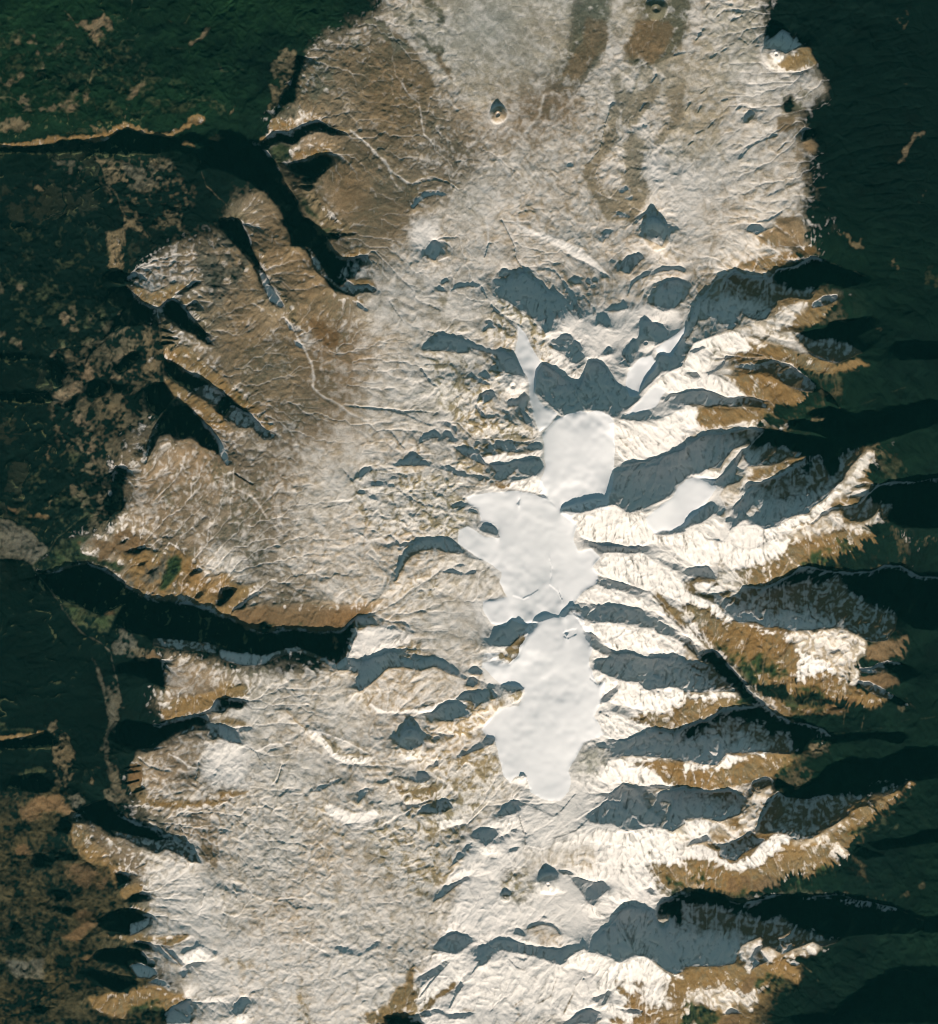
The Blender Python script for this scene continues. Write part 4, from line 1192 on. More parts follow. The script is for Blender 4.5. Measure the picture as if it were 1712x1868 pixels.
D s 1510,890 1560,820 1600,810 1640,770 1712,790 1712,870 1640,915 1590,900
L2 y 1400,1280 1500,1200 1600,1130 1660,1110 1560,1200 1480,1280 1400,1330
D s 1390,1330 1500,1300 1560,1310 1540,1320 1430,1350
D s 1590,1290 1620,1230 1640,1150 1700,1120 1660,1180
L3 s 1540,1290 1620,1300 1712,1300 1712,1330 1600,1325
D s 1560,1320 1650,1350 1712,1340 1712,1360 1600,1360
L3 y 980,1330 1100,1300 1200,1220 1240,1140 1300,1110 1340,1010 1360,1000 1350,1080 1390,1200 1390,1340 1340,1360 1200,1390 1100,1400 1040,1360
D f 1140,1350 1200,1340 1340,1350 1420,1390 1200,1400
D2 s 1380,1080 1600,960 1500,1060 1400,1150
d s 8 1590,980 1540,1030 1390,1210
L2 s 1400,1230 1600,980 1660,940 1712,980 1640,1100 1500,1180
l s 6 1370,970 1450,930 1600,920
D2 s 1140,880 1210,855 1200,870
Z u 1190,890 1300,900 1310,930 1220,910
Z u 1320,890 1400,890 1330,910
D2 s 820,860 1000,900 1100,830 1100,860 980,930 840,910
l s 6 560,800 660,860 740,900
Z u 540,1260 600,1400 700,1400 620,1260 560,1060
Z u 500,960 560,960 700,1030 760,1060 680,1030 540,990
Z u 430,930 500,930 480,950
Z u 820,940 940,930 930,960 840,955
Z u 980,940 1050,945 990,965
Z u 700,1270 900,1290 900,1310 700,1290
Z u 910,1140 1050,1160 1020,1180
Z u 890,1050 950,1050 880,1080
Z u 800,1100 830,1090 820,1150
Z u 740,930 800,940 780,955
Z u 1240,1020 1340,1020 1290,1040
Z u 1080,990 1190,960 1180,1000 1120,1010
Z u 300,1010 400,1070 340,1070
Z u 180,1000 300,1060 240,1050
Z u 230,1110 360,1140 300,1140
Z u 880,1340 950,1320 900,1345
Z u 0,920 160,960 300,1010 160,1040 0,980
Z u 1380,1220 1340,1340 1430,1320
Z u 1640,1160 1660,1110 1540,1200
T 800 1500 0
D s 0,850 60,800 130,770 150,800 120,820 190,840 180,880 120,915 60,900 0,890
D s 430,810 520,830 640,860 800,880 860,890 890,870 930,900 900,960 850,985 780,975 720,940 600,910 500,900 430,880 350,870 380,840
L2 s 200,780 430,770 540,830 440,800 300,830
L4 s 540,820 620,820 800,870 860,890 700,860 600,845
D s 600,750 640,710 720,695 790,710 840,750 850,790 800,730 720,710 640,735
D2 s 520,780 540,735 600,760 600,790
Z p 600,750 640,730 720,710 800,730 850,800 850,880 780,860 620,810
l u 5 830,790 860,880
D s 700,400 730,350 760,335 830,350 800,390 760,400
D s 440,510 465,465 500,500 470,505
D s 1100,440 1130,410 1180,450 1150,485 1110,470
D s 1130,630 1160,640 1170,660 1140,640
D2 s 900,370 1100,420 1130,500 1080,580 1040,560 960,440
D s 1430,470 1470,455 1520,500 1480,505
Z u 1080,350 1130,350 1110,370
D s 1000,880 1080,840 1130,780 1170,770 1170,730 1240,710 1220,660 1270,600 1330,575 1390,600 1450,640 1460,610 1510,690 1560,740 1600,700 1600,650 1520,620 1540,580 1640,530 1712,540 1712,1030 1640,1050 1570,1020 1500,960 1420,920 1370,920 1250,970 1210,940 1150,920 1060,890
D f 1520,620 1530,570 1640,520 1712,530 1712,700 1660,700 1600,640
L3 p 1510,680 1580,670 1605,700 1560,735 1530,720
L2 s 1130,520 1180,500 1260,540 1220,620 1150,640
L5 s 900,940 960,900 1000,880 1060,900 1150,930 1250,980 1370,930 1420,930 1500,970 1570,1030 1640,1060 1712,1040 1712,1100 1600,1080 1500,1150 1400,1150 1300,1100 1150,1080 1000,1020 860,1010
L4 y 1220,1100 1340,1100 1450,1090 1600,1080 1712,1100 1712,1400 1260,1400 1200,1380 1320,1240 1250,1200
L4 s 1230,1110 1330,1100 1400,1150 1360,1180 1340,1200 1280,1170
Z s 1400,1090 1600,1080 1560,1200 1640,1290 1500,1310 1420,1240
L4 s 1180,1250 1300,1280 1420,1330 1330,1380 1220,1340
D s 1230,1290 1300,1300 1420,1310 1400,1335 1300,1320
D s 890,1390 940,1360 1000,1310 1050,1295 1120,1320 1090,1370 1060,1400 880,1400
D s 1160,1210 1180,1165 1195,1190 1160,1260 1130,1270
D2 s 1060,1220 1150,1200 1100,1250
L3 s 860,1340 900,1250 1000,1280 960,1340 880,1380
l y 8 870,1330 920,1230 960,1130
D s 270,990 300,940 350,920 380,920 340,980 290,1000
D2 s 280,860 420,860 380,900 200,1080 280,980
L2 s 430,940 600,920 750,960 840,1000 800,1100 600,1180 400,1180 380,1300 90,1280 340,1030 
L2 y 0,1200 60,1130 150,1110 120,1150 40,1200
d s 8 160,1110 120,1200 80,1280
L3 y 20,1290 150,1310 260,1320 210,1290 140,1310
D s 0,1300 60,1330 160,1330 260,1325 200,1350 100,1360 0,1320
l y 7 520,1280 580,1240 590,1260 540,1280
l y 6 690,1260 780,1210 830,1070
Z y 530,1320 580,1330 560,1350
d u 4 490,950 540,1000 600,1020
D2 s 520,930 620,940 600,960
D s 980,1090 1030,1070 1010,1090
D2 s 30,970 80,950 0,1050
l s 6 900,1230 1000,1080 1060,1060
r u 4 650,580 520,650
r u 4 560,640 640,560 680,480
Z u 520,640 640,450 690,350 560,340 480,380 560,560
l s 6 600,590 640,580 680,610
D2 s 700,650 740,650 760,670
T 1262 1500 0
L3 p 0,600 60,600 110,610 90,680 50,705 20,660
D s 0,1000 0,560 100,560 200,560 340,590 440,560 700,530 840,530 1000,530 1240,560 1440,600 1300,700 1100,740 1000,840 900,860 840,830 700,880 620,920 600,900 500,850 540,960 470,990 400,1040 420,980 330,960 330,880 300,980 180,1000 30,1000
D f 1,500 60,490 120,510 200,510 260,545 340,565 450,560 560,525 640,510 840,520 1000,520 1200,560 1440,600 1540,650 1712,710 1712,760 1300,780 1100,790 1000,830 920,820 840,760 700,740 640,680 500,700 400,640 300,640 200,600 100,570 1,560
L2 p 330,860 420,820 480,790 490,860 440,880 410,950 350,1000 400,1040 430,1000 340,930
L3 p 490,870 540,865 610,910 600,940 540,970 480,890
L2 p 600,800 680,770 720,710 720,730 690,790 620,815
L2 p 620,850 700,840 640,900 620,920
L4 p 640,920 740,870 840,830 910,880 860,910 760,930 640,940
Z b 640,930 740,890 830,900 780,960 700,960
D s 640,960 700,960 760,990 700,1000
L5 y 0,1020 180,1005 330,990 400,1045 460,1000 560,990 640,950 740,1040 760,1090 740,1130 640,1080 540,1050 440,1060 360,1140 300,1180 200,1150 0,1160
L3 p 20,1170 200,1130 300,1180 450,1150 450,1240 400,1320 300,1240 230,1330 180,1280 0,1250
L3 b 340,1160 380,1080 440,1070 450,1110 400,1200 320,1190
Z g 0,1250 60,1290 180,1300 180,1400 0,1400
D s 230,1320 270,1290 340,1330 240,1335
L3 b 190,1340 330,1340 330,1400 180,1400
Z g 440,1100 560,1060 640,1100 700,1140 660,1180 540,1180 450,1150
L2 c 640,960 760,1000 900,1140 860,1120 960,1050 1000,990 960,920 860,920
L2 c 760,960 1100,830 1400,900 1500,1030 1300,1100 1160,1180 960,1160 800,1100
D f 980,1340 1050,1240 1150,1180 1280,1130 1400,1040 1500,1030 1580,1060 1712,1080 1712,1300 1400,1400 700,1400 700,1350
z n 5 1360,1000 1400,1045 1500,1030 1560,1060 1700,1055
r g 6 980,1340 1080,1220 1160,1190
z n 6 760,980 850,1060 910,1130
z n 7 1280,570 1440,600 1540,660 1700,720
l n 6 420,430 420,550
l n 5 700,370 740,490
l n 5 860,420 850,510
Z n 1560,430 1620,410 1610,460 1580,470
Z n 1290,500 1340,490 1340,540
Z n 1420,520 1520,520 1500,540
L2 c 860,1130 1200,1000 1300,1100 1150,1190 1000,1310 900,1250
"""
snow = np.full((ny, nx), .8, np.float32); forest = np.zeros((ny, nx), np.float32); rough = np.full((ny, nx), .6, np.float32); snow[:] = .62
ground = np.zeros((ny, nx, 3), np.float32)+.3
gy = np.full((ny, nx), np.nan, np.float32); wgt = np.zeros((ny, nx), np.float32)
carve = np.zeros((ny, nx), np.float32)
SL = {'D': -.50, 'D2': -.40, 'L1': .07, 'L2': .16, 'L3': .28, 'L4': .38, 'L5': .46}

def paint(sl_, m, cov):
    if cov == '0': return
    s, f, r, g = COV[cov]
    if m.dtype == bool:
        snow[sl_][m] = s; forest[sl_][m] = f; rough[sl_][m] = r; ground[sl_][m] = g
    else:
        snow[sl_] += m*(s-snow[sl_]); forest[sl_] += m*(f-forest[sl_]); rough[sl_] += m*(r-rough[sl_])
        ground[sl_] += m[..., None]*(np.array(g, np.float32)-ground[sl_])

def tile_pts(tok, ox, oy, k):
    a = np.array([[float(v) for v in t.split(',')] for t in tok])
    if k != 1:                     # outlines that reach the edge of the picture run on beyond it
        if ox == 0: a[a[:, 0] <= 0, 0] = -200
        if oy == 0: a[a[:, 1] <= 0, 1] = -200
        if ox > 1240: a[a[:, 0] >= 1712, 0] = 2000
        if ox > 1255: a[a[:, 0] <= 0, 0] = -70
        if oy == 1500: a[a[:, 1] >= 1400, 1] = 1600
    return a*k+np.array([ox, oy])


LINES = []
ox = oy = 0; k = 1.0
for ln in DATA.splitlines():
    t = ln.split()
    if not t or t[0][0] == '#': continue
    if t[0] == 'T':
        ox, oy = float(t[1]), float(t[2]); k = 1.0 if t[3] == '1' else KS; continue
    kind, cov = t[0], t[1]
    if kind in 'rdlz': LINES.append((kind, cov, float(t[2])*k, tile_pts(t[3:], ox, oy, k), k))
    else: LINES.append((kind, cov, 0, tile_pts(t[2:], ox, oy, k), k))

# pass 1: slopes that the light shows, stream cuts, ice
icem = np.zeros((ny, nx), np.float32)
for kind, cov, wd, P, k in LINES:
    if kind in 'rdl':
        sl_, d = line_mask(P, wd*2.2, XA, YA)
        if kind == 'r': carve[sl_] = np.maximum(carve[sl_], np.clip(1-d/(wd*1.5), 0, 1)*wd*.22)
        else:
            m = d < wd*.6; gy[sl_][m] = -.5 if kind == 'd' else .36; wgt[sl_][m] = 2.5 if kind == 'd' else 1.5
        continue
    if kind in SL:
        sl_, m = poly_mask(P, XA, YA); gy[sl_][m] = SL[kind]; wgt[sl_][m] = 3.0 if kind[0] == 'D' else 1.5
    elif cov == 'i':
        sl_, m = poly_mask(P, XB, YB); icem[sl_][m] = 1; wgt[sl_][m] = np.maximum(wgt[sl_][m], 1.0); gy[sl_][m] = .07

# ---------------------------------------------------------------- relief: rough elevations + the slopes that the light shows
EL = np.array([
 [20,22,25,38,48,55,55,30,15],[20,24,32,45,56,62,60,38,15],[18,22,38,50,64,75,72,50,15],
 [20,30,42,55,75,105,85,45,15],[20,32,46,60,85,125,95,50,18],[16,26,42,60,90,125,95,55,20],
 [16,22,40,60,85,122,85,45,18],[18,25,42,62,82,105,75,45,15],[20,28,50,62,75,85,70,35,12],[20,30,52,60,65,68,55,28,10]], np.float32)
def prior(Xf, Yf):
    u = np.clip(Xf/W0*8, 0, 7.999); v = np.clip(Yf/H0*9, 0, 8.999)
    i = u.astype(int); j = v.astype(int); fu = u-i; fv = v-j; fu = fu*fu*(3-2*fu); fv = fv*fv*(3-2*fv)
    return (EL[j, i]*(1-fu)+EL[j, i+1]*fu)*(1-fv)+(EL[j+1, i]*(1-fu)+EL[j+1, i+1]*fu)*fv
Hp = blur(prior(X, Y).astype(np.float32), 40)

def solve(Hp, gn, wyv, lam, H, it, h):
    """min lam(H-Hp)^2 + wy(Hy-g)^2 + wx(Hx-Hpx)^2 by preconditioned conjugate gradients; gn = rise towards north per px"""
    wY = .5*(wyv[1:]+wyv[:-1]); wX = .18; gg = .5*(gn[1:]+gn[:-1])*h
    l = lam*h*h
    def A(v):
        o = l*v; d = wY*(v[:-1]-v[1:]); o[:-1] += d; o[1:] -= d
        d = wX*(v[:, :-1]-v[:, 1:]); o[:, :-1] += d; o[:, 1:] -= d; return o
    b = l*Hp; d = wY*gg; b[:-1] += d; b[1:] -= d
    d = wX*(Hp[:, :-1]-Hp[:, 1:]); b[:, :-1] += d; b[:, 1:] -= d
    D = np.full(H.shape, l+2*wX, np.float32); D[:-1] += wY; D[1:] += wY
    r = b-A(H); z = r/D; p = z.copy(); rz = float((r*z).sum())
    for _ in range(it):
        Ap = A(p); al = rz/float((p*Ap).sum()); H = H+al*p; r = r-al*Ap; z = r/D; rn = float((r*z).sum())
        p = z+(rn/rz)*p; rz = rn
    return H
gp = np.zeros_like(Hp); gp[1:-1] = (Hp[:-2]-Hp[2:])/(2*PITCH)
un = np.isnan(gy); gn = np.where(un, gp, gy).astype(np.float32); wv = np.where(un, .10, wgt).astype(np.float32)
edge = (Y < 0) | (Y > H0); wv[edge] = .1; gn[edge] = gp[edge]
LAM = 2.5e-5
def down(F): 
    a = F[:F.shape[0]//2*2, :F.shape[1]//2*2]; return .25*(a[::2, ::2]+a[1::2, ::2]+a[::2, 1::2]+a[1::2, 1::2])
def up(F, sh):
    n, m = sh; ti = np.clip((np.arange(n)-.5)/2, 0, F.shape[0]-1.001); tj = np.clip((np.arange(m)-.5)/2, 0, F.shape[1]-1.001)
    i = ti.astype(int); f = (ti-i)[:, None]; j = tj.astype(int); g = (tj-j)[None]
    R = F[i]*(1-f)+F[i+1]*f; return (R[:, j]*(1-g)+R[:, j+1]*g).astype(np.float32)
pyr = [(Hp, gn, wv)]
for q in range(4): pyr.append(tuple(down(a) for a in pyr[-1]))
H = pyr[-1][0].copy()
for q in range(4, -1, -1):
    a, b, c = pyr[q]
    if q < 4: H = up(H, a.shape)
    H = solve(a, b, c, LAM, H.astype(np.float32), [70, 60, 80, 120, 250][q], PITCH*2**q)

def slopes(F):
    gx_ = np.zeros_like(F); gy_ = np.zeros_like(F)
    gx_[:, 1:-1] = (F[:, 2:]-F[:, :-2])/(2*PITCH); gy_[1:-1] = (F[2:]-F[:-2])/(2*PITCH); return gx_, gy_

iceness = blur(icem, 3)
H = H-blur(carve, 1.5)*(1-iceness)

n5w = fbm(26, 4, 515, .62)
# gullies: stripes running down the slope, three octaves
def gully(H, cell, amp, seed):
    r = np.random.default_rng(seed); gx_, gy_ = slopes(blur(H, cell*.35)); s = np.hypot(gx_, gy_)+1e-5
    dx, dy = -gy_/s, gx_/s
    u = (X+4*MARG)/cell; v = (Y+4*MARG)/cell; iu = np.floor(u).astype(np.int32); iv = np.floor(v).astype(np.int32)
    JX = r.uniform(0, 1, (512, 512)).astype(np.float32); JY = r.uniform(0, 1, (512, 512)).astype(np.float32)
    num = np.zeros_like(H); den = np.zeros_like(H)
    for a in (-1, 0, 1):
        for b in (-1, 0, 1):
            ci = iu+a; cj = iv+b; px = u-ci-JX[cj & 511, ci & 511]; py = v-cj-JY[cj & 511, ci & 511]
            wq = np.exp(-2.2*(px*px+py*py)); num += wq*np.cos(6.2832*1.15*(px*dx+py*dy)); den += wq
    c = num/den; k_ = np.clip(s/.28, 0, 1)
    return c, c*k_*amp*cell
notice = (1-iceness)
g0, h0 = gully(H, 46, .022, 1); H = H+h0*notice
g1, h1 = gully(H, 21, .030, 2); H = H+h1*notice
g2, h2 = gully(H, 10, .024, 3); H = H+h2*notice
g3, h3 = gully(H, 5.5, .016, 4); H = H+h3*notice
# drainage: water routed cell by cell down the relief, cut as branching rills and streams
def flow(Hf):
    Q = Hf.astype(np.float32); best = np.zeros_like(Q); rec = np.arange(nx*ny, dtype=np.int64).reshape(ny, nx)
    for a, b in ((-1,0),(1,0),(0,-1),(0,1),(-1,-1),(-1,1),(1,-1),(1,1)):
        s = np.full_like(Q, -1); ys0, ys1 = max(0, -a), ny-max(0, a); xs0, xs1 = max(0, -b), nx-max(0, b)
        s[ys0:ys1, xs0:xs1] = (Q[ys0:ys1, xs0:xs1]-Q[ys0+a:ys1+a, xs0+b:xs1+b])/math.hypot(a, b)
        up_ = s > best; best[up_] = s[up_]; rec[up_] = (np.arange(nx*ny).reshape(ny, nx)+a*nx+b)[up_]
    order = np.argsort(-Q.ravel(), kind='stable').tolist(); r = rec.ravel().tolist(); acc = [1.0]*(nx*ny)
    for c in order:
        q = r[c]
        if q != c: acc[q] += acc[c]
    return np.array(acc, np.float32).reshape(ny, nx)
Hs = blur(H, 2.5)+.55*n5w+.25*vnoise(6, 901)+.12*vnoise(3.5, 902)
acc = flow(Hs)
ch = np.clip(np.log(acc*(PITCH/1.5)**2/17)/math.log(60), 0, 1.3)*notice
chs = blur(ch, .9)*1.7; H = H-.85*np.minimum(chs, 1.5)*(.35+blur(np.clip(ch, 0, 1), 6)*2)
# pass 2: ground cover; outlines are pulled down the gullies and frayed
gx_, gy_ = slopes(blur(H, 5)); ss = np.hypot(gx_, gy_)+1e-4; dxn, dyn = -gx_/ss, -gy_/ss
gl = g1*.45+g2*.45+g3*.35; st = np.clip(ss/.35, 0, 1)
n5 = fbm(26, 4, 505, .7); n6 = fbm(26, 4, 606, .7)
XD = XR+6.5*n5+9*gl*st*dxn; YD = YR+6.5*n6+9*gl*st*dyn
n7 = fbm(11, 3, 707, .8); n8 = fbm(11, 3, 808, .8)
XE = XD+8*n5+6*n7; YE = YD+8*n6+6*n8
keep = np.zeros((ny, nx), np.float32)
for kind, cov, wd, P, k in LINES:
    if kind in 'rdlz':
        sl_, d = line_mask(P, wd*2.2, XB if kind in 'rz' else XA, YB if kind in 'rz' else YA)
        a = np.clip(1.25-d/(wd*.62), 0, 1).astype(np.float32)
        if kind in 'rz': a = a*np.clip(.85+.5*n5[sl_], 0, 1)
        paint(sl_, a, cov); continue
    if k == 1.0:
        sl_, m = poly_mask(P, XC, YC); paint(sl_, blur(m.astype(np.float32), 20.0 if cov == 'f' else 26.0 if cov in 'oqw' else 5.0), cov)
    elif kind[0] == 'D':
        sl_, m = poly_mask(P, XD, YD) if cov == 'f' else poly_mask(P, XA, YA)
        paint(sl_, blur(m.astype(np.float32), 3.5) if cov == 'f' and m.size > 60 else m, cov)
    elif cov == 'i': sl_, m = poly_mask(P, XB, YB); paint(sl_, m, cov)
    else:
        rag = kind == 'Z' and cov in 'gbntkmejx'
        sl_, m = poly_mask(P, XE, YE) if rag else poly_mask(P, XD, YD)
        if rag and m.size > 40: paint(sl_, blur(m.astype(np.float32), 1.6)*np.clip((1.0 if cov in 'tbn' else .78)+1.5*n7[sl_]+.8*n5[sl_], 0, 1), cov)
        elif m.size > 40: paint(sl_, blur(m.astype(np.float32), (9.0 if cov in 'spqru' else 2.0) if kind == 'Z' else 1.8), cov)
        else: paint(sl_, m, cov)
        if cov in 'yb': keep[sl_][m] = 1
# tree line of the eastern valleys: forest and scrub below it, higher up on shaded slopes
east = np.clip((X-1215)/60, 0, 1)*np.clip((Y-440)/40, 0, 1)
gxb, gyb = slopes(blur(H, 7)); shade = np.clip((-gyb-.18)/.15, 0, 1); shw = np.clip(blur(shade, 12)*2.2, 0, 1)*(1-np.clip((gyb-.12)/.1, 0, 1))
hn = H+10*gl*st+6*n5+4*n7
A = east*np.clip((22-13*blur(keep, 3)+29*np.maximum(shade, shw)-hn)/6+.5, 0, 1)*(1-forest)*(1-np.clip(icem, 0, 1))
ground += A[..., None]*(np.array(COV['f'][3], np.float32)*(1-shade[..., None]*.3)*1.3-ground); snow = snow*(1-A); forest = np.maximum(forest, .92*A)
B = east*np.clip((73-hn)/15+.5, 0, 1)*np.clip((gyb-.03)/.1, 0, 1)*(1-forest)*np.clip(snow, 0, 1)*.85
ground += B[..., None]*(np.array(COV['y'][3], np.float32)-ground); snow = snow*(1-B)
# scrub fringe where open ground meets forest
nb = np.clip(blur(forest, 7)*2.4-.45+.5*n7+.3*n5, 0, 1)*(1-forest)*(1-np.clip(icem, 0, 1))*(1-keep)
snow = snow*(1-.88*nb); ground += (nb*.8)[..., None]*(np.array([.085, .078, .048], np.float32)-ground)
# small relief of the open ground
fo = blur(forest, 4)
big = fbm(120, 3, 51, .5); H = H+(1.2*big)*notice
r1 = 1-np.abs(fbm(34, 3, 61, .55)); r2 = vnoise(13, 71, 1.6); r3 = vnoise(7, 72, 1.3); r4 = vnoise(4.2, 73)
wpx = 5*n1; wpy = 5*n2
r2 = warp(r2, wpx, wpy); r3 = warp(r3, wpx, wpy)
lumpy = np.clip(.35+.65*blur(rough, 6)+.6*vnoise(150, 75), .15, 1.3)
rk = np.clip(ss/.3, 0, 1)
w1 = 1-np.abs(warp(fbm(24, 3, 62, .6), 2*wpx, 2*wpy)); w2 = 1-np.abs(warp(fbm(11, 2, 63, .6), wpx, wpy))
w4 = 1-np.abs(fbm(8, 2, 68, .6)); w5 = 1-np.abs(warp(fbm(40, 4, 69, .6), 2*wpx, 2*wpy))
H = H+notice*rk*(3.0*(w5-.65)+2.2*(w1-.6)+1.25*(w2-.6)+.5*(w4-.6))*(1-.5*fo)*np.clip(.2+blur(rough, 5)*1.25, 0, 1.1)
w3 = 1-np.abs(warp(fbm(6.5, 2, 65, .6), wpx, wpy))
H = H+notice*lumpy*((1.7*(w1-.6)*(1-rk)+1.0*(w2-.6)+.42*(w3-.6))*(.45+.8*np.clip(.5+vnoise(70, 66), 0, 1)))
H = H+fo*notice*(8.0*(1-np.abs(warp(fbm(95, 5, 64, .55), 3*wpx, 3*wpy)))-5)
H = H+notice*lumpy*((r1-.6)*1.2+.36*r2+.30*(1-2*np.abs(r3))+.20*(1-2*np.abs(r4))+.11*vnoise(3.0, 74))+fo*notice*(.25*r2+.14*r4)
H = H+iceness*(3.3*warp(vnoise(64, 81, 1.6), 4*wpx, 4*wpy)+.55*warp(vnoise(32, 82, 1.9), 2*wpx, 3*wpy))

# cinder cones: x, y, foot radius, height, crater radius
CONES = [(910,209,17,8.5,5.0), (1198,17,22,8,9), (1418,100,30,12,5), (1001,1612,21,8,4), (922,1637,9.5,4,2.4), (1177,627,17,7,4), (934,703,28,8,7),
         (954,1417,7,2.4,3.4), (1197,432,26,13,2), (751,1364,22,9,3)]
for (cx, cy, R, hh, cr) in CONES:
    d = np.hypot(X-cx+.12*R*n1, Y-cy+.12*R*n2)
    base = float(H[int((cy+MARG)/PITCH), int((cx+MARG)/PITCH)])
    near = d < R*1.5; flat = blur(H, R*.5) if False else H
    f = np.clip(1-d/R, 0, 1)
    prof = hh*np.minimum(f/(1-cr/R), 1)-np.clip(1-d/cr, 0, 1)**1*hh*.45
    H = H+np.where(d < R, prof, 0)

# fall away to lowland at the far rim of the modelled ground
rim = np.minimum.reduce([X+MARG, W0+MARG-X, Y+MARG, H0+MARG-Y])
rf = np.clip(rim/90, 0, 1); rf = rf*rf*(3-2*rf); H = 8+(H-8)*rf

# ---------------------------------------------------------------- ground cover details
gx_, gy_ = slopes(H); steep = np.clip(np.hypot(gx_, gy_)/.5, 0, 1)
pat = warp(fbm(30, 5, 91, .72), wpx, wpy)*.8+.40*vnoise(4.2, 96)
pat2 = warp(fbm(16, 4, 98, .7), -wpx, wpy)
pat3 = warp(fbm(9, 2, 99, .8), wpx, -wpy)
ridg = 1-2*np.abs(warp(fbm(26, 4, 120, .6), wpx, wpy))           # vein-like
sb = blur(snow, 1.2); fb = blur(forest, 1.1); rb = blur(rough, 2.0)
snow_f = sb+rb*(.24*pat+.46*pat3+.12*ridg*((sb < .5) & (sb > .03))+.55*gl*steep*st+.16*np.clip(1-st*2, 0, 1)*vnoise(3.6, 97))
vein = np.clip(chs*1.15-.12, 0, 1)
cvx = np.clip((H-blur(H, 2.6))/.42, -1.3, 1.6); cvx2 = np.clip((H-blur(H, 7))/1.3, -1.3, 1.6)
mixs = np.clip(sb/.08, 0, 1)*(1-iceness)
snow_f = snow_f-mixs*(.20+.22*st)*(.7*cvx+.5*cvx2)
snow_f = np.clip((snow_f-.5)*1.5+.5, 0, 1)
snow_f = np.maximum(snow_f, (.36-.16*st)*vein*np.clip(.75+.9*n5, 0, 1.2)*np.clip((.5-sb)/.1, 0, 1)*np.clip(sb/.03, 0, 1)*(1-np.clip(fb*3, 0, 1)))-.30*np.clip(vein-.45, 0, 1)*((sb > .5) & (sb < .97))
snow_f = np.where(sb > .8, np.maximum(snow_f, .30+.5*np.clip((sb-.8)/.08, 0, 1)*(1-.35*st)), snow_f)*np.where(sb < .015, 0, 1)
snow_f = np.minimum(snow_f, np.where(iceness > .5, 1, .50+.53*sb))
rockb = np.clip((warp(fbm(22, 4, 921, .75), wpx, wpy)+.7*gl-.35)/.4, 0, 1)*st*(sb > .7)*(1-iceness)
snow_f = np.clip(snow_f-.45*rockb-.22*np.clip(g2*1.2-.1, 0, 1)*np.clip((-gyb-.2)/.15, 0, 1)*(1-iceness), 0, 1); snow_f = np.where(iceness > .5, 1, snow_f)
for_f = fb+(rb*.22+2.4*fb*(1-fb)+.3*(rb > .9))*(.6*pat2+.35*pat3+.25*vnoise(3.4, 333)-.3*gl*steep)*(fb > .02)
for_f = np.clip((for_f-.5)*2.0+.5, 0, 1)
gr = np.stack([blur(ground[..., q], 1.1) for q in range(3)], -1)
crest = np.clip((.55*cvx2+.35*cvx+.5*pat2-.40)/.5, 0, 1)*np.clip(.35+1.2*vnoise(120, 182)+.6*pat, 0, 1)
crest = crest*np.clip(blur(((X < 560) & (Y < 1450)).astype(np.float32), 50)*.9+.10, 0, 1)*(fb > .85)
fle = warp(fbm(44, 6, 171, .72), -wpx, wpy)*1.25+.35*pat2-.14+.25*vnoise(170, 172)
west = blur(((X < 520) & (Y < 1000)).astype(np.float32), 60)+.25
fk = np.clip((fle-.42+.12*west)/.16, 0, 1)*(fb > .9)*np.clip(west, 0, 1)*.35
for_f = for_f*(1-fk)*(1-.85*crest); gr += fk[..., None]*(np.array([.13,.12,.07], np.float32)-gr); gr += crest[..., None]*.8*(np.array([.11,.125,.06], np.float32)-gr)
FC = np.array(COV['f'][3], np.float32); 
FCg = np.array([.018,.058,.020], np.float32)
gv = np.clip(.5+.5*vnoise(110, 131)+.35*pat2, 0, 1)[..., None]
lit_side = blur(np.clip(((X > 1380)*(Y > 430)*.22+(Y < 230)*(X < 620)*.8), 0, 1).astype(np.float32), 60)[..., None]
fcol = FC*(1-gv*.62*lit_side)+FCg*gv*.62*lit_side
isf = (fb > .8)[..., None]
gr = gr*(1+.22*pat[..., None]+.10*gl[..., None])
olive = (np.clip(.5+1.4*warp(fbm(40, 4, 151, .65), wpx, wpy), 0, 1)*np.clip(1-np.abs(gr[..., 0]-.22)/.03, 0, 1))[..., None]
gr = gr*(1-.75*olive)+np.array([.115, .108, .070], np.float32)*.75*olive
hue = vnoise(60, 141)[..., None]; gr = gr*(1+hue*np.array([.08, 0, -.10]))
gr = gr*(1-for_f[..., None])+fcol*(1+.30*pat2[..., None])*for_f[..., None]
out = np.clip((62+14*n5-rim)/30, 0, 1)*(rim < 98)       # forest closes in outside the picture
snow_f = snow_f*(1-out); gr += out[..., None]*(FC-gr)
gr = np.clip(gr, .004, .9)

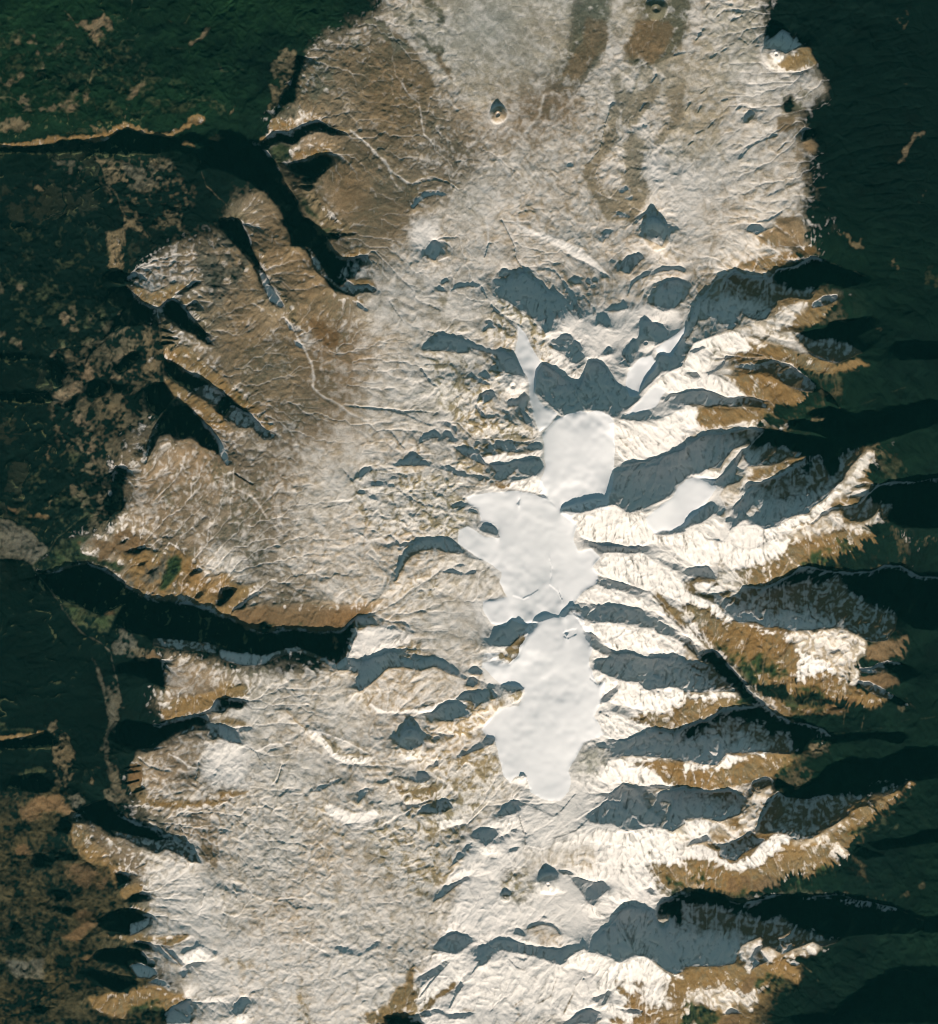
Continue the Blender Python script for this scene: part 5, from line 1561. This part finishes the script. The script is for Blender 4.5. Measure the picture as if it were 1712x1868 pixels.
# ---------------------------------------------------------------- materials
def ground_material(name, bump, shine=.9):
    m = bpy.data.materials.new(name); m.use_nodes = True; t = m.node_tree; N = t.nodes; L = t.links; N.clear()
    o = N.new('ShaderNodeOutputMaterial'); b = N.new('ShaderNodeBsdfPrincipled'); L.new(b.outputs[0], o.inputs[0])
    b.inputs['Roughness'].default_value = shine; b.inputs['Specular IOR Level'].default_value = 0.0
    ac = N.new('ShaderNodeAttribute'); ac.attribute_name = 'soil'; as_ = N.new('ShaderNodeAttribute'); as_.attribute_name = 'cover'
    geo = N.new('ShaderNodeNewGeometry'); sep = N.new('ShaderNodeSeparateColor'); L.new(as_.outputs['Color'], sep.inputs[0])
    n = N.new('ShaderNodeTexNoise'); n.inputs['Scale'].default_value = 16; n.inputs['Detail'].default_value = 4; n.inputs['Roughness'].default_value = .7
    L.new(geo.outputs['Position'], n.inputs['Vector'])
    # snow patches: share + noise * raggedness
    s = N.new('ShaderNodeMath'); s.operation = 'SUBTRACT'; s.inputs[1].default_value = .5; L.new(n.outputs[0], s.inputs[0])
    q = N.new('ShaderNodeMath'); q.operation = 'MULTIPLY'; L.new(s.outputs[0], q.inputs[0]); L.new(sep.outputs[1], q.inputs[1])
    g = N.new('ShaderNodeMath'); g.operation = 'MULTIPLY'; g.inputs[1].default_value = 5; g.use_clamp = True; L.new(sep.outputs[0], g.inputs[0])
    q2 = N.new('ShaderNodeMath'); q2.operation = 'MULTIPLY'; L.new(q.outputs[0], q2.inputs[0]); L.new(g.outputs[0], q2.inputs[1])
    a = N.new('ShaderNodeMath'); a.operation = 'MULTIPLY_ADD'; a.inputs[1].default_value = 1.1; a.use_clamp = True
    L.new(q2.outputs[0], a.inputs[0]); L.new(sep.outputs[0], a.inputs[2])
    v = N.new('ShaderNodeMath'); v.operation = 'MULTIPLY_ADD'; v.inputs[1].default_value = .9; v.inputs[2].default_value = .55; L.new(n.outputs[0], v.inputs[0])
    vm = N.new('ShaderNodeVectorMath'); vm.operation = 'SCALE'; L.new(ac.outputs['Color'], vm.inputs[0]); L.new(v.outputs[0], vm.inputs['Scale'])
    mx = N.new('ShaderNodeMix'); mx.data_type = 'RGBA'; L.new(a.outputs[0], mx.inputs['Factor']); L.new(vm.outputs[0], mx.inputs['A'])
    mx.inputs['B'].default_value = (.86, .815, .76, 1); L.new(mx.outputs['Result'], b.inputs['Base Color'])
    if bump:
        bp = N.new('ShaderNodeBump'); bp.inputs['Distance'].default_value = bump; bp.inputs['Strength'].default_value = 1.0
        L.new(n.outputs[0], bp.inputs['Height']); L.new(bp.outputs[0], b.inputs['Normal'])
    return m
M_GROUND = ground_material('patchy_snow_and_soil', .008)
M_FOREST = ground_material('forest_canopy', .012)
M_ROCK = ground_material('snow_dusted_lava', .010)
M_ICE = ground_material('glacier_ice_and_firn', .0, .6)
for n_ in M_ICE.node_tree.nodes:
    if n_.type == 'MIX': n_.inputs['B'].default_value = (.96, .95, .945, 1)

# ---------------------------------------------------------------- meshes cut from the one relief
Z = (H*PX).astype(np.float32)
gx_, gy_ = slopes(H)
NR = np.stack([-gx_, gy_, np.ones_like(H)], -1); NR /= np.linalg.norm(NR, axis=-1, keepdims=True)
WX = wx(X); WY = wy(Y)
cell_id = np.zeros((ny-1, nx-1), np.int32)
XM = .5*(XB[1:, 1:]+XB[:-1, :-1]); YM = .5*(YB[1:, 1:]+YB[:-1, :-1])

def build(name, mask, mat, parent=None, origin=None, skirt=.25):
    cj, ci = np.nonzero(mask)
    if len(cj) == 0: return None
    vid = np.full((ny, nx), -1, np.int64)
    for a, b in ((0, 0), (0, 1), (1, 0), (1, 1)): vid[cj+a, ci+b] = 1
    vj, vi = np.nonzero(vid > 0); n = len(vj); vid[vj, vi] = np.arange(n)
    if origin is None: origin = (0, 0, 0)
    co = np.stack([WX[vj, vi], WY[vj, vi], Z[vj, vi]], -1)
    nor = NR[vj, vi]; cv = np.stack([snow_f[vj, vi], rb[vj, vi], for_f[vj, vi], np.ones(n)], -1); so = np.concatenate([gr[vj, vi], np.ones((n, 1))], -1)
    q = np.stack([vid[cj+1, ci], vid[cj+1, ci+1], vid[cj, ci+1], vid[cj, ci]], -1)
    smooth_n = len(q)
    if skirt:
        mp = np.pad(mask, 1); E = []
        c, d = cj+1, ci+1
        for (a, b, va, vb) in ((-1, 0, (0, 1), (0, 0)), (1, 0, (1, 0), (1, 1)), (0, -1, (0, 0), (1, 0)), (0, 1, (1, 1), (0, 1))):
            s = ~mp[c+a, d+b]; E.append(np.stack([vid[cj[s]+va[0], ci[s]+va[1]], vid[cj[s]+vb[0], ci[s]+vb[1]]], -1))
        E = np.concatenate(E); u, inv = np.unique(E, return_inverse=True); inv = inv.reshape(E.shape)
        lowc = co[u].copy(); lowc[:, 2] -= skirt
        co = np.concatenate([co, lowc]); nor = np.concatenate([nor, nor[u]]); cv = np.concatenate([cv, cv[u]]); so = np.concatenate([so, so[u]])
        sq = np.stack([E[:, 1], E[:, 0], inv[:, 0]+n, inv[:, 1]+n], -1); q = np.concatenate([q, sq])
    me = bpy.data.meshes.new(name); V = len(co); F = len(q)
    me.vertices.add(V); me.vertices.foreach_set('co', (co-np.array(origin)).astype(np.float32).ravel())
    me.loops.add(F*4); me.loops.foreach_set('vertex_index', q.astype(np.int32).ravel())
    me.polygons.add(F); me.polygons.foreach_set('loop_start', np.arange(F, dtype=np.int32)*4)
    me.polygons.foreach_set('loop_total', np.full(F, 4, np.int32))
    sm = np.ones(F, bool); sm[smooth_n:] = False; me.polygons.foreach_set('use_smooth', sm)
    for nm, arr in (('cover', cv), ('soil', so)):
        at = me.attributes.new(nm, 'FLOAT_COLOR', 'POINT'); at.data.foreach_set('color', arr.astype(np.float32).ravel())
    me.update(); me.normals_split_custom_set_from_vertices(nor.astype(np.float32))
    me.materials.append(mat)
    o = bpy.data.objects.new(name, me); scene.collection.objects.link(o)
    if parent: o.parent = parent
    else: o.location = origin
    return o

def cell_poly(pts, ox_, oy_):
    P = np.array([[float(v) for v in t.split(',')] for t in pts.split()])*KS+np.array([ox_, oy_])
    mm = np.zeros((ny-1, nx-1), bool); sl_, m = poly_mask(P, XB, YB); full = np.zeros((ny, nx), bool); full[sl_] = m
    inside = (X >= -20) & (X <= W0+20) & (Y >= -20) & (Y <= H0+20)
    return (full & inside)[:-1, :-1]
def put(o, **kw):
    for a, b in kw.items(): o[a] = b
taken = np.zeros((ny-1, nx-1), bool)
def centre(mask):
    j, i = np.nonzero(mask); return (float(WX[j, i].mean()), float(WY[j, i].mean()), float(Z[j, i].min()))

def feature(name, label, cat, mat, parts, group=None, main=None):
    """parts: list of (part name, mask, label or None); one part with name None = the thing is a single mesh"""
    global taken
    allm = np.zeros_like(taken); pp = []
    for pn, m, lb in parts:
        m = m & ~taken & ~allm; allm |= m; pp.append((pn, m, lb))
    taken |= allm; org = centre(allm)
    if len(pp) == 1 and pp[0][0] is None:
        root = build(name, pp[0][1], mat, None, org)
    else:
        root = bpy.data.objects.new(name, None); scene.collection.objects.link(root); root.location = org; root.empty_display_size = .3
        for pn, m, lb in pp:
            if m.sum() < 3: continue
            o = build(pn, m, mat, root, org)
            if lb: o['label'] = lb
    put(root, label=label, category=cat)
    if group: root['group'] = group
    return root

# cinder cones (flank and crater of each)
cone_text = {
 0: ('small symmetric cinder cone with round summit crater, alone on the northern lava plain', 'cinder_cone'),
 1: ('brown cinder cone with a snow-rimmed crater at the top edge, ringed by dark scrub', 'cinder_cone'),
 2: ('breached cone with bright snow hollow and ochre foot beside the north-eastern forest edge', 'cinder_cone'),
 3: ('white snowy cone with a thin brown rib, south of the long southern ice cap', 'cinder_cone'),
 4: ('tiny snowy cone just west of the larger white cone on the southern lava plain', 'cinder_cone'),
 5: ('snow-covered cone with a pinhole crater among the glaciers north-east of the round ice plateau', 'cinder_cone'),
 6: ('snowy cone with a shaded bowl crater left of the narrow western glacier tongue', 'cinder_cone'),
 7: ('little ring cone poking through the south-western margin of the southern ice cap', 'cinder_cone'),
 8: ('steep white volcanic peak with a big dark triangular north face north of the glaciers', 'volcanic_peak'),
 9: ('isolated rounded snow hill with a dark dome-shaped shaded face west of the southern ice cap', 'volcanic_hill')}
for i, (cx, cy, R, hh, cr) in enumerate(CONES):
    d = np.hypot(X-cx+.12*R*n1, Y-cy+.12*R*n2)[:-1, :-1]
    lab, nm = cone_text[i]
    if nm == 'cinder_cone':
        feature(nm, lab, 'cinder cone', M_ROCK, [('crater', d < cr*1.05, None), ('flank', d < R, None)], 'cinder cones scattered over the volcano')
    else: feature(nm, lab, 'peak' if 'peak' in nm else 'hill', M_ROCK, [(None, d < R, None)])

CP = cell_poly
feature('ice_cap', 'smooth round ice plateau below the dark northern cirque cliffs, squarest of the ice caps', 'ice cap', M_ICE,
  [(None, CP('720,1490 760,1450 830,1380 900,1350 1000,1335 1100,1335 1180,1360 1210,1400 1215,1480 1225,1560 1215,1712 1205,1850 1180,2020 1050,2010 940,2050 850,2090 740,1980 680,1860 720,1780 740,1712', 800, 400), None)], 'ice caps on the summit ridge')
feature('ice_cap', 'branching central ice cap sending white lobes westward between the round and the southern ice', 'ice cap', M_ICE,
  [('ice_lobe', CP('140,640 200,610 330,690 430,760 430,900 340,860 250,810 140,720', 800, 800), 'longest pointed lobe reaching west'),
   ('ice_lobe', CP('190,400 250,380 420,370 500,365 420,560 400,600 290,570 280,490 220,450', 800, 800), 'upper blunt lobe'),
   ('ice_lobe', CP('480,1090 620,1110 620,1290 600,1290 500,1250 460,1300 370,1290 300,1190 310,1130', 800, 800), 'lowest rounded lobe'),
   ('ice_field', CP('190,400 250,380 420,370 560,360 640,370 750,420 850,500 900,530 960,600 930,700 960,780 1050,760 1120,820 1070,880 1110,950 1100,1000 1010,1060 940,1120 920,1160 830,1230 620,1290 600,1290 500,1250 460,1300 370,1290 300,1190 310,1130 480,1090 420,1000 440,930 340,860 250,810 140,720 140,640 200,610 330,690 430,680 400,600 290,570 280,490 220,450', 800, 800), None)], 'ice caps on the summit ridge')
feature('ice_cap', 'long rippled southern ice cap tapering to a rounded snout on grey snowy lava', 'ice cap', M_ICE,
  [('ice_snout', CP('550,820 610,840 640,920 710,975 780,990 850,980 910,910 920,860 905,790 760,800', 800, 1200), None),
   ('ice_field', CP('640,-260 700,-330 830,-360 930,-370 1000,-300 1020,-230 1060,-150 1070,-70 1045,0 1050,60 1100,180 1170,150 1120,300 1080,400 1130,500 1150,530 1000,590 950,680 900,780 920,860 910,910 850,980 780,990 710,975 640,920 610,840 550,820 500,865 450,810 430,720 400,600 390,555 340,550 300,500 350,430 430,350 560,330 600,220 540,190 440,190 380,140 300,60 320,-40 480,-30 550,-100 560,-160 610,-220', 800, 1200), None)], 'ice caps on the summit ridge')
feature('glacier', 'bright leaf-shaped glacier basin east of the round ice plateau, dark cliffs on both sides', 'glacier', M_ICE,
  [(None, CP('1440,560 1500,500 1600,420 1660,340 1720,280 1800,250 1910,270 1930,330 1850,470 1750,560 1712,600 1620,640 1500,660 1450,600', 800, 800), None)], 'glaciers below the ice caps')
feature('glacier', 'narrow grey glacier tongue curling down past the left side of the dark cirque cliffs', 'glacier', M_ICE,
  [(None, CP('545,730 600,790 650,900 720,1000 680,1060 670,1200 720,1290 830,1350 760,1450 700,1470 660,1380 640,1260 620,1100 560,1010 530,920 550,830', 800, 400), None)], 'glaciers below the ice caps')
feature('glacier', 'white strip of glacier running up-right beside the long shaded wall, north-east of the round plateau', 'glacier', M_ICE,
  [(None, CP('1290,1370 1380,1270 1460,1190 1540,1160 1570,1200 1500,1300 1400,1345', 800, 400), None)], 'glaciers below the ice caps')
feature('glacier', 'wavy glacier in the hollow right of the big cirque shadow, ending in a point', 'glacier', M_ICE,
  [(None, CP('1300,1070 1400,960 1480,940 1510,1020 1440,1110 1380,1220 1330,1230 1300,1150', 800, 400), None)], 'glaciers below the ice caps')
feature('glacier', 'small slanting white glacier patch reaching the upper right towards the snowy valley wall', 'glacier', M_ICE,
  [(None, CP('1500,900 1712,740 1712,780 1620,950 1540,940', 800, 400), None)], 'glaciers below the ice caps')
feature('lava_dome', 'half-moon lava dome with a dark curved scarp, west of the central ice cap lobes', 'lava dome', M_ROCK,
  [('scarp', CP('1225,800 1230,720 1290,600 1400,520 1560,500 1640,540 1700,600 1660,610 1500,575 1400,590 1320,640 1260,730 1240,790', 400, 850), None),
   ('dome_top', CP('1240,790 1260,730 1320,640 1400,590 1500,575 1600,610 1480,690 1400,740 1300,810', 400, 850), None)], 'lava domes on the western flank')
feature('lava_dome', 'oval lava dome with thin crescent scarp above the long shaded southern cliff', 'lava dome', M_ROCK,
  [('scarp', CP('600,750 640,710 720,695 790,710 840,750 850,790 800,730 720,710 640,735', 800, 1500), None),
   ('dome_top', CP('600,750 640,730 720,710 800,730 850,800 850,880 780,860 620,810', 800, 1500), None)], 'lava domes on the western flank')
feature('lava_plateau', 'pale flat-topped lava plateau beneath the wavy blue shadow near the western canyon head', 'plateau', M_ROCK,
  [(None, CP('1040,1680 1000,1580 1100,1480 1180,1400 1300,1405 1400,1430 1490,1395 1600,1500 1640,1600 1500,1640 1300,1690 1160,1700', 400, 850), None)])
feature('lava_flow', 'brownish bare lava flow forking around white snow islands in the north', 'lava flow', M_ROCK,
  [(None, CP('1190,740 1240,740 1250,800 1230,950 1200,1050 1120,1130 1090,1190 1110,1290 1190,1380 1240,1300 1300,1120 1280,1000 1330,900 1430,1010 1430,1250 1480,1330 1400,1500 1330,1540 1180,1520 1100,1400 1030,1290 1015,1150 1120,1040 1160,850', 800, 0), None)], 'lava flows on the flanks')
feature('lava_flow', 'rough-edged blocky lava lobe fanning west from the central ice cap onto the snow plain', 'lava flow', M_ROCK,
  [(None, CP('960,130 970,70 1010,10 1150,0 1250,100 1300,200 1400,260 1400,420 1200,480 1260,570 1100,480 1020,380 960,290', 400, 850), None)], 'lava flows on the flanks')

rv0 = np.zeros((ny, nx), bool)
for kind, cov, wd, P, k in LINES:
    if kind == 'r' and wd > 2.2:
        sl_, d = line_mask(P, wd, XB, YB); rv0[sl_] |= d < wd*.75
fmask = (blur(forest, 9) > .6)[:-1, :-1] & ~taken & ~rv0[:-1, :-1]
fo_ = build('forest', fmask, M_FOREST); put(fo_, kind='stuff', label='dark evergreen forest filling the valleys on both sides of the volcano', category='forest')
taken |= fmask
rv = np.zeros((ny, nx), bool)
for kind, cov, wd, P, k in LINES:
    if kind == 'r' and wd > 2.2:
        sl_, d = line_mask(P, wd, XB, YB); rv[sl_] |= d < wd*.75
rv = rv[:-1, :-1] & ~taken
r_ = build('riverbed', rv, M_GROUND); put(r_, kind='structure', label='pale gravel riverbeds winding down the valleys', category='river')
taken |= rv
brn = (blur(snow, 9) < .5)[:-1, :-1] & ~taken
g_ = build('tundra', brn, M_GROUND); put(g_, kind='structure', label='brown tundra and bare slopes between forest and snow', category='ground')
taken |= brn
t_ = build('terrain', ~taken, M_GROUND); put(t_, kind='structure', label='snowy volcanic terrain', category='ground')

# lowland beyond the modelled relief
R_ = 400.0; bx0, bx1, by0, by1 = WX[0, 0], WX[0, -1], WY[-1, 0], WY[0, 0]; z_ = 8*PX
gm = bpy.data.meshes.new('lowland'); v = [(-R_,-R_,z_),(R_,-R_,z_),(R_,R_,z_),(-R_,R_,z_),(bx0,by0,z_),(bx1,by0,z_),(bx1,by1,z_),(bx0,by1,z_)]
gm.from_pydata([tuple(map(float, q)) for q in v], [], [(0,1,5,4),(1,2,6,5),(2,3,7,6),(3,0,4,7)])
lm = bpy.data.materials.new('lowland_forest'); lm.use_nodes = True; b = lm.node_tree.nodes['Principled BSDF']
nn = lm.node_tree.nodes.new('ShaderNodeTexNoise'); nn.inputs['Scale'].default_value = 1.2; nn.inputs['Detail'].default_value = 8
cr_ = lm.node_tree.nodes.new('ShaderNodeValToRGB'); cr_.color_ramp.elements[0].position = .4; cr_.color_ramp.elements[0].color = (.004,.010,.008,1)
cr_.color_ramp.elements[1].position = .7; cr_.color_ramp.elements[1].color = (.010,.020,.012,1)
gg_ = lm.node_tree.nodes.new('ShaderNodeNewGeometry'); lm.node_tree.links.new(gg_.outputs['Position'], nn.inputs['Vector'])
lm.node_tree.links.new(nn.outputs[0], cr_.inputs[0]); lm.node_tree.links.new(cr_.outputs[0], b.inputs['Base Color']); b.inputs['Roughness'].default_value = .9
gm.materials.append(lm); lo = bpy.data.objects.new('lowland', gm); scene.collection.objects.link(lo); put(lo, kind='structure')

# thin blue-green air over the whole scene
hz = bpy.data.meshes.new('haze'); a, c0, c1 = 62.0, -1.0, ALT+6
hz.from_pydata([(x, y, z) for z in (c0, c1) for y in (-a, a) for x in (-a, a)], [], [(0,2,3,1),(4,5,7,6),(0,1,5,4),(2,6,7,3),(0,4,6,2),(1,3,7,5)])
hm = bpy.data.materials.new('thin_air'); hm.use_nodes = True; t = hm.node_tree; t.nodes.clear()
o = t.nodes.new('ShaderNodeOutputMaterial'); pv = t.nodes.new('ShaderNodeVolumePrincipled'); t.links.new(pv.outputs[0], o.inputs['Volume'])
pv.inputs['Color'].default_value = (.12, .86, .92, 1); pv.inputs['Density'].default_value = 2.7e-5; pv.inputs['Anisotropy'].default_value = 0
hz.materials.append(hm); ho = bpy.data.objects.new('haze', hz); scene.collection.objects.link(ho); put(ho, kind='stuff')
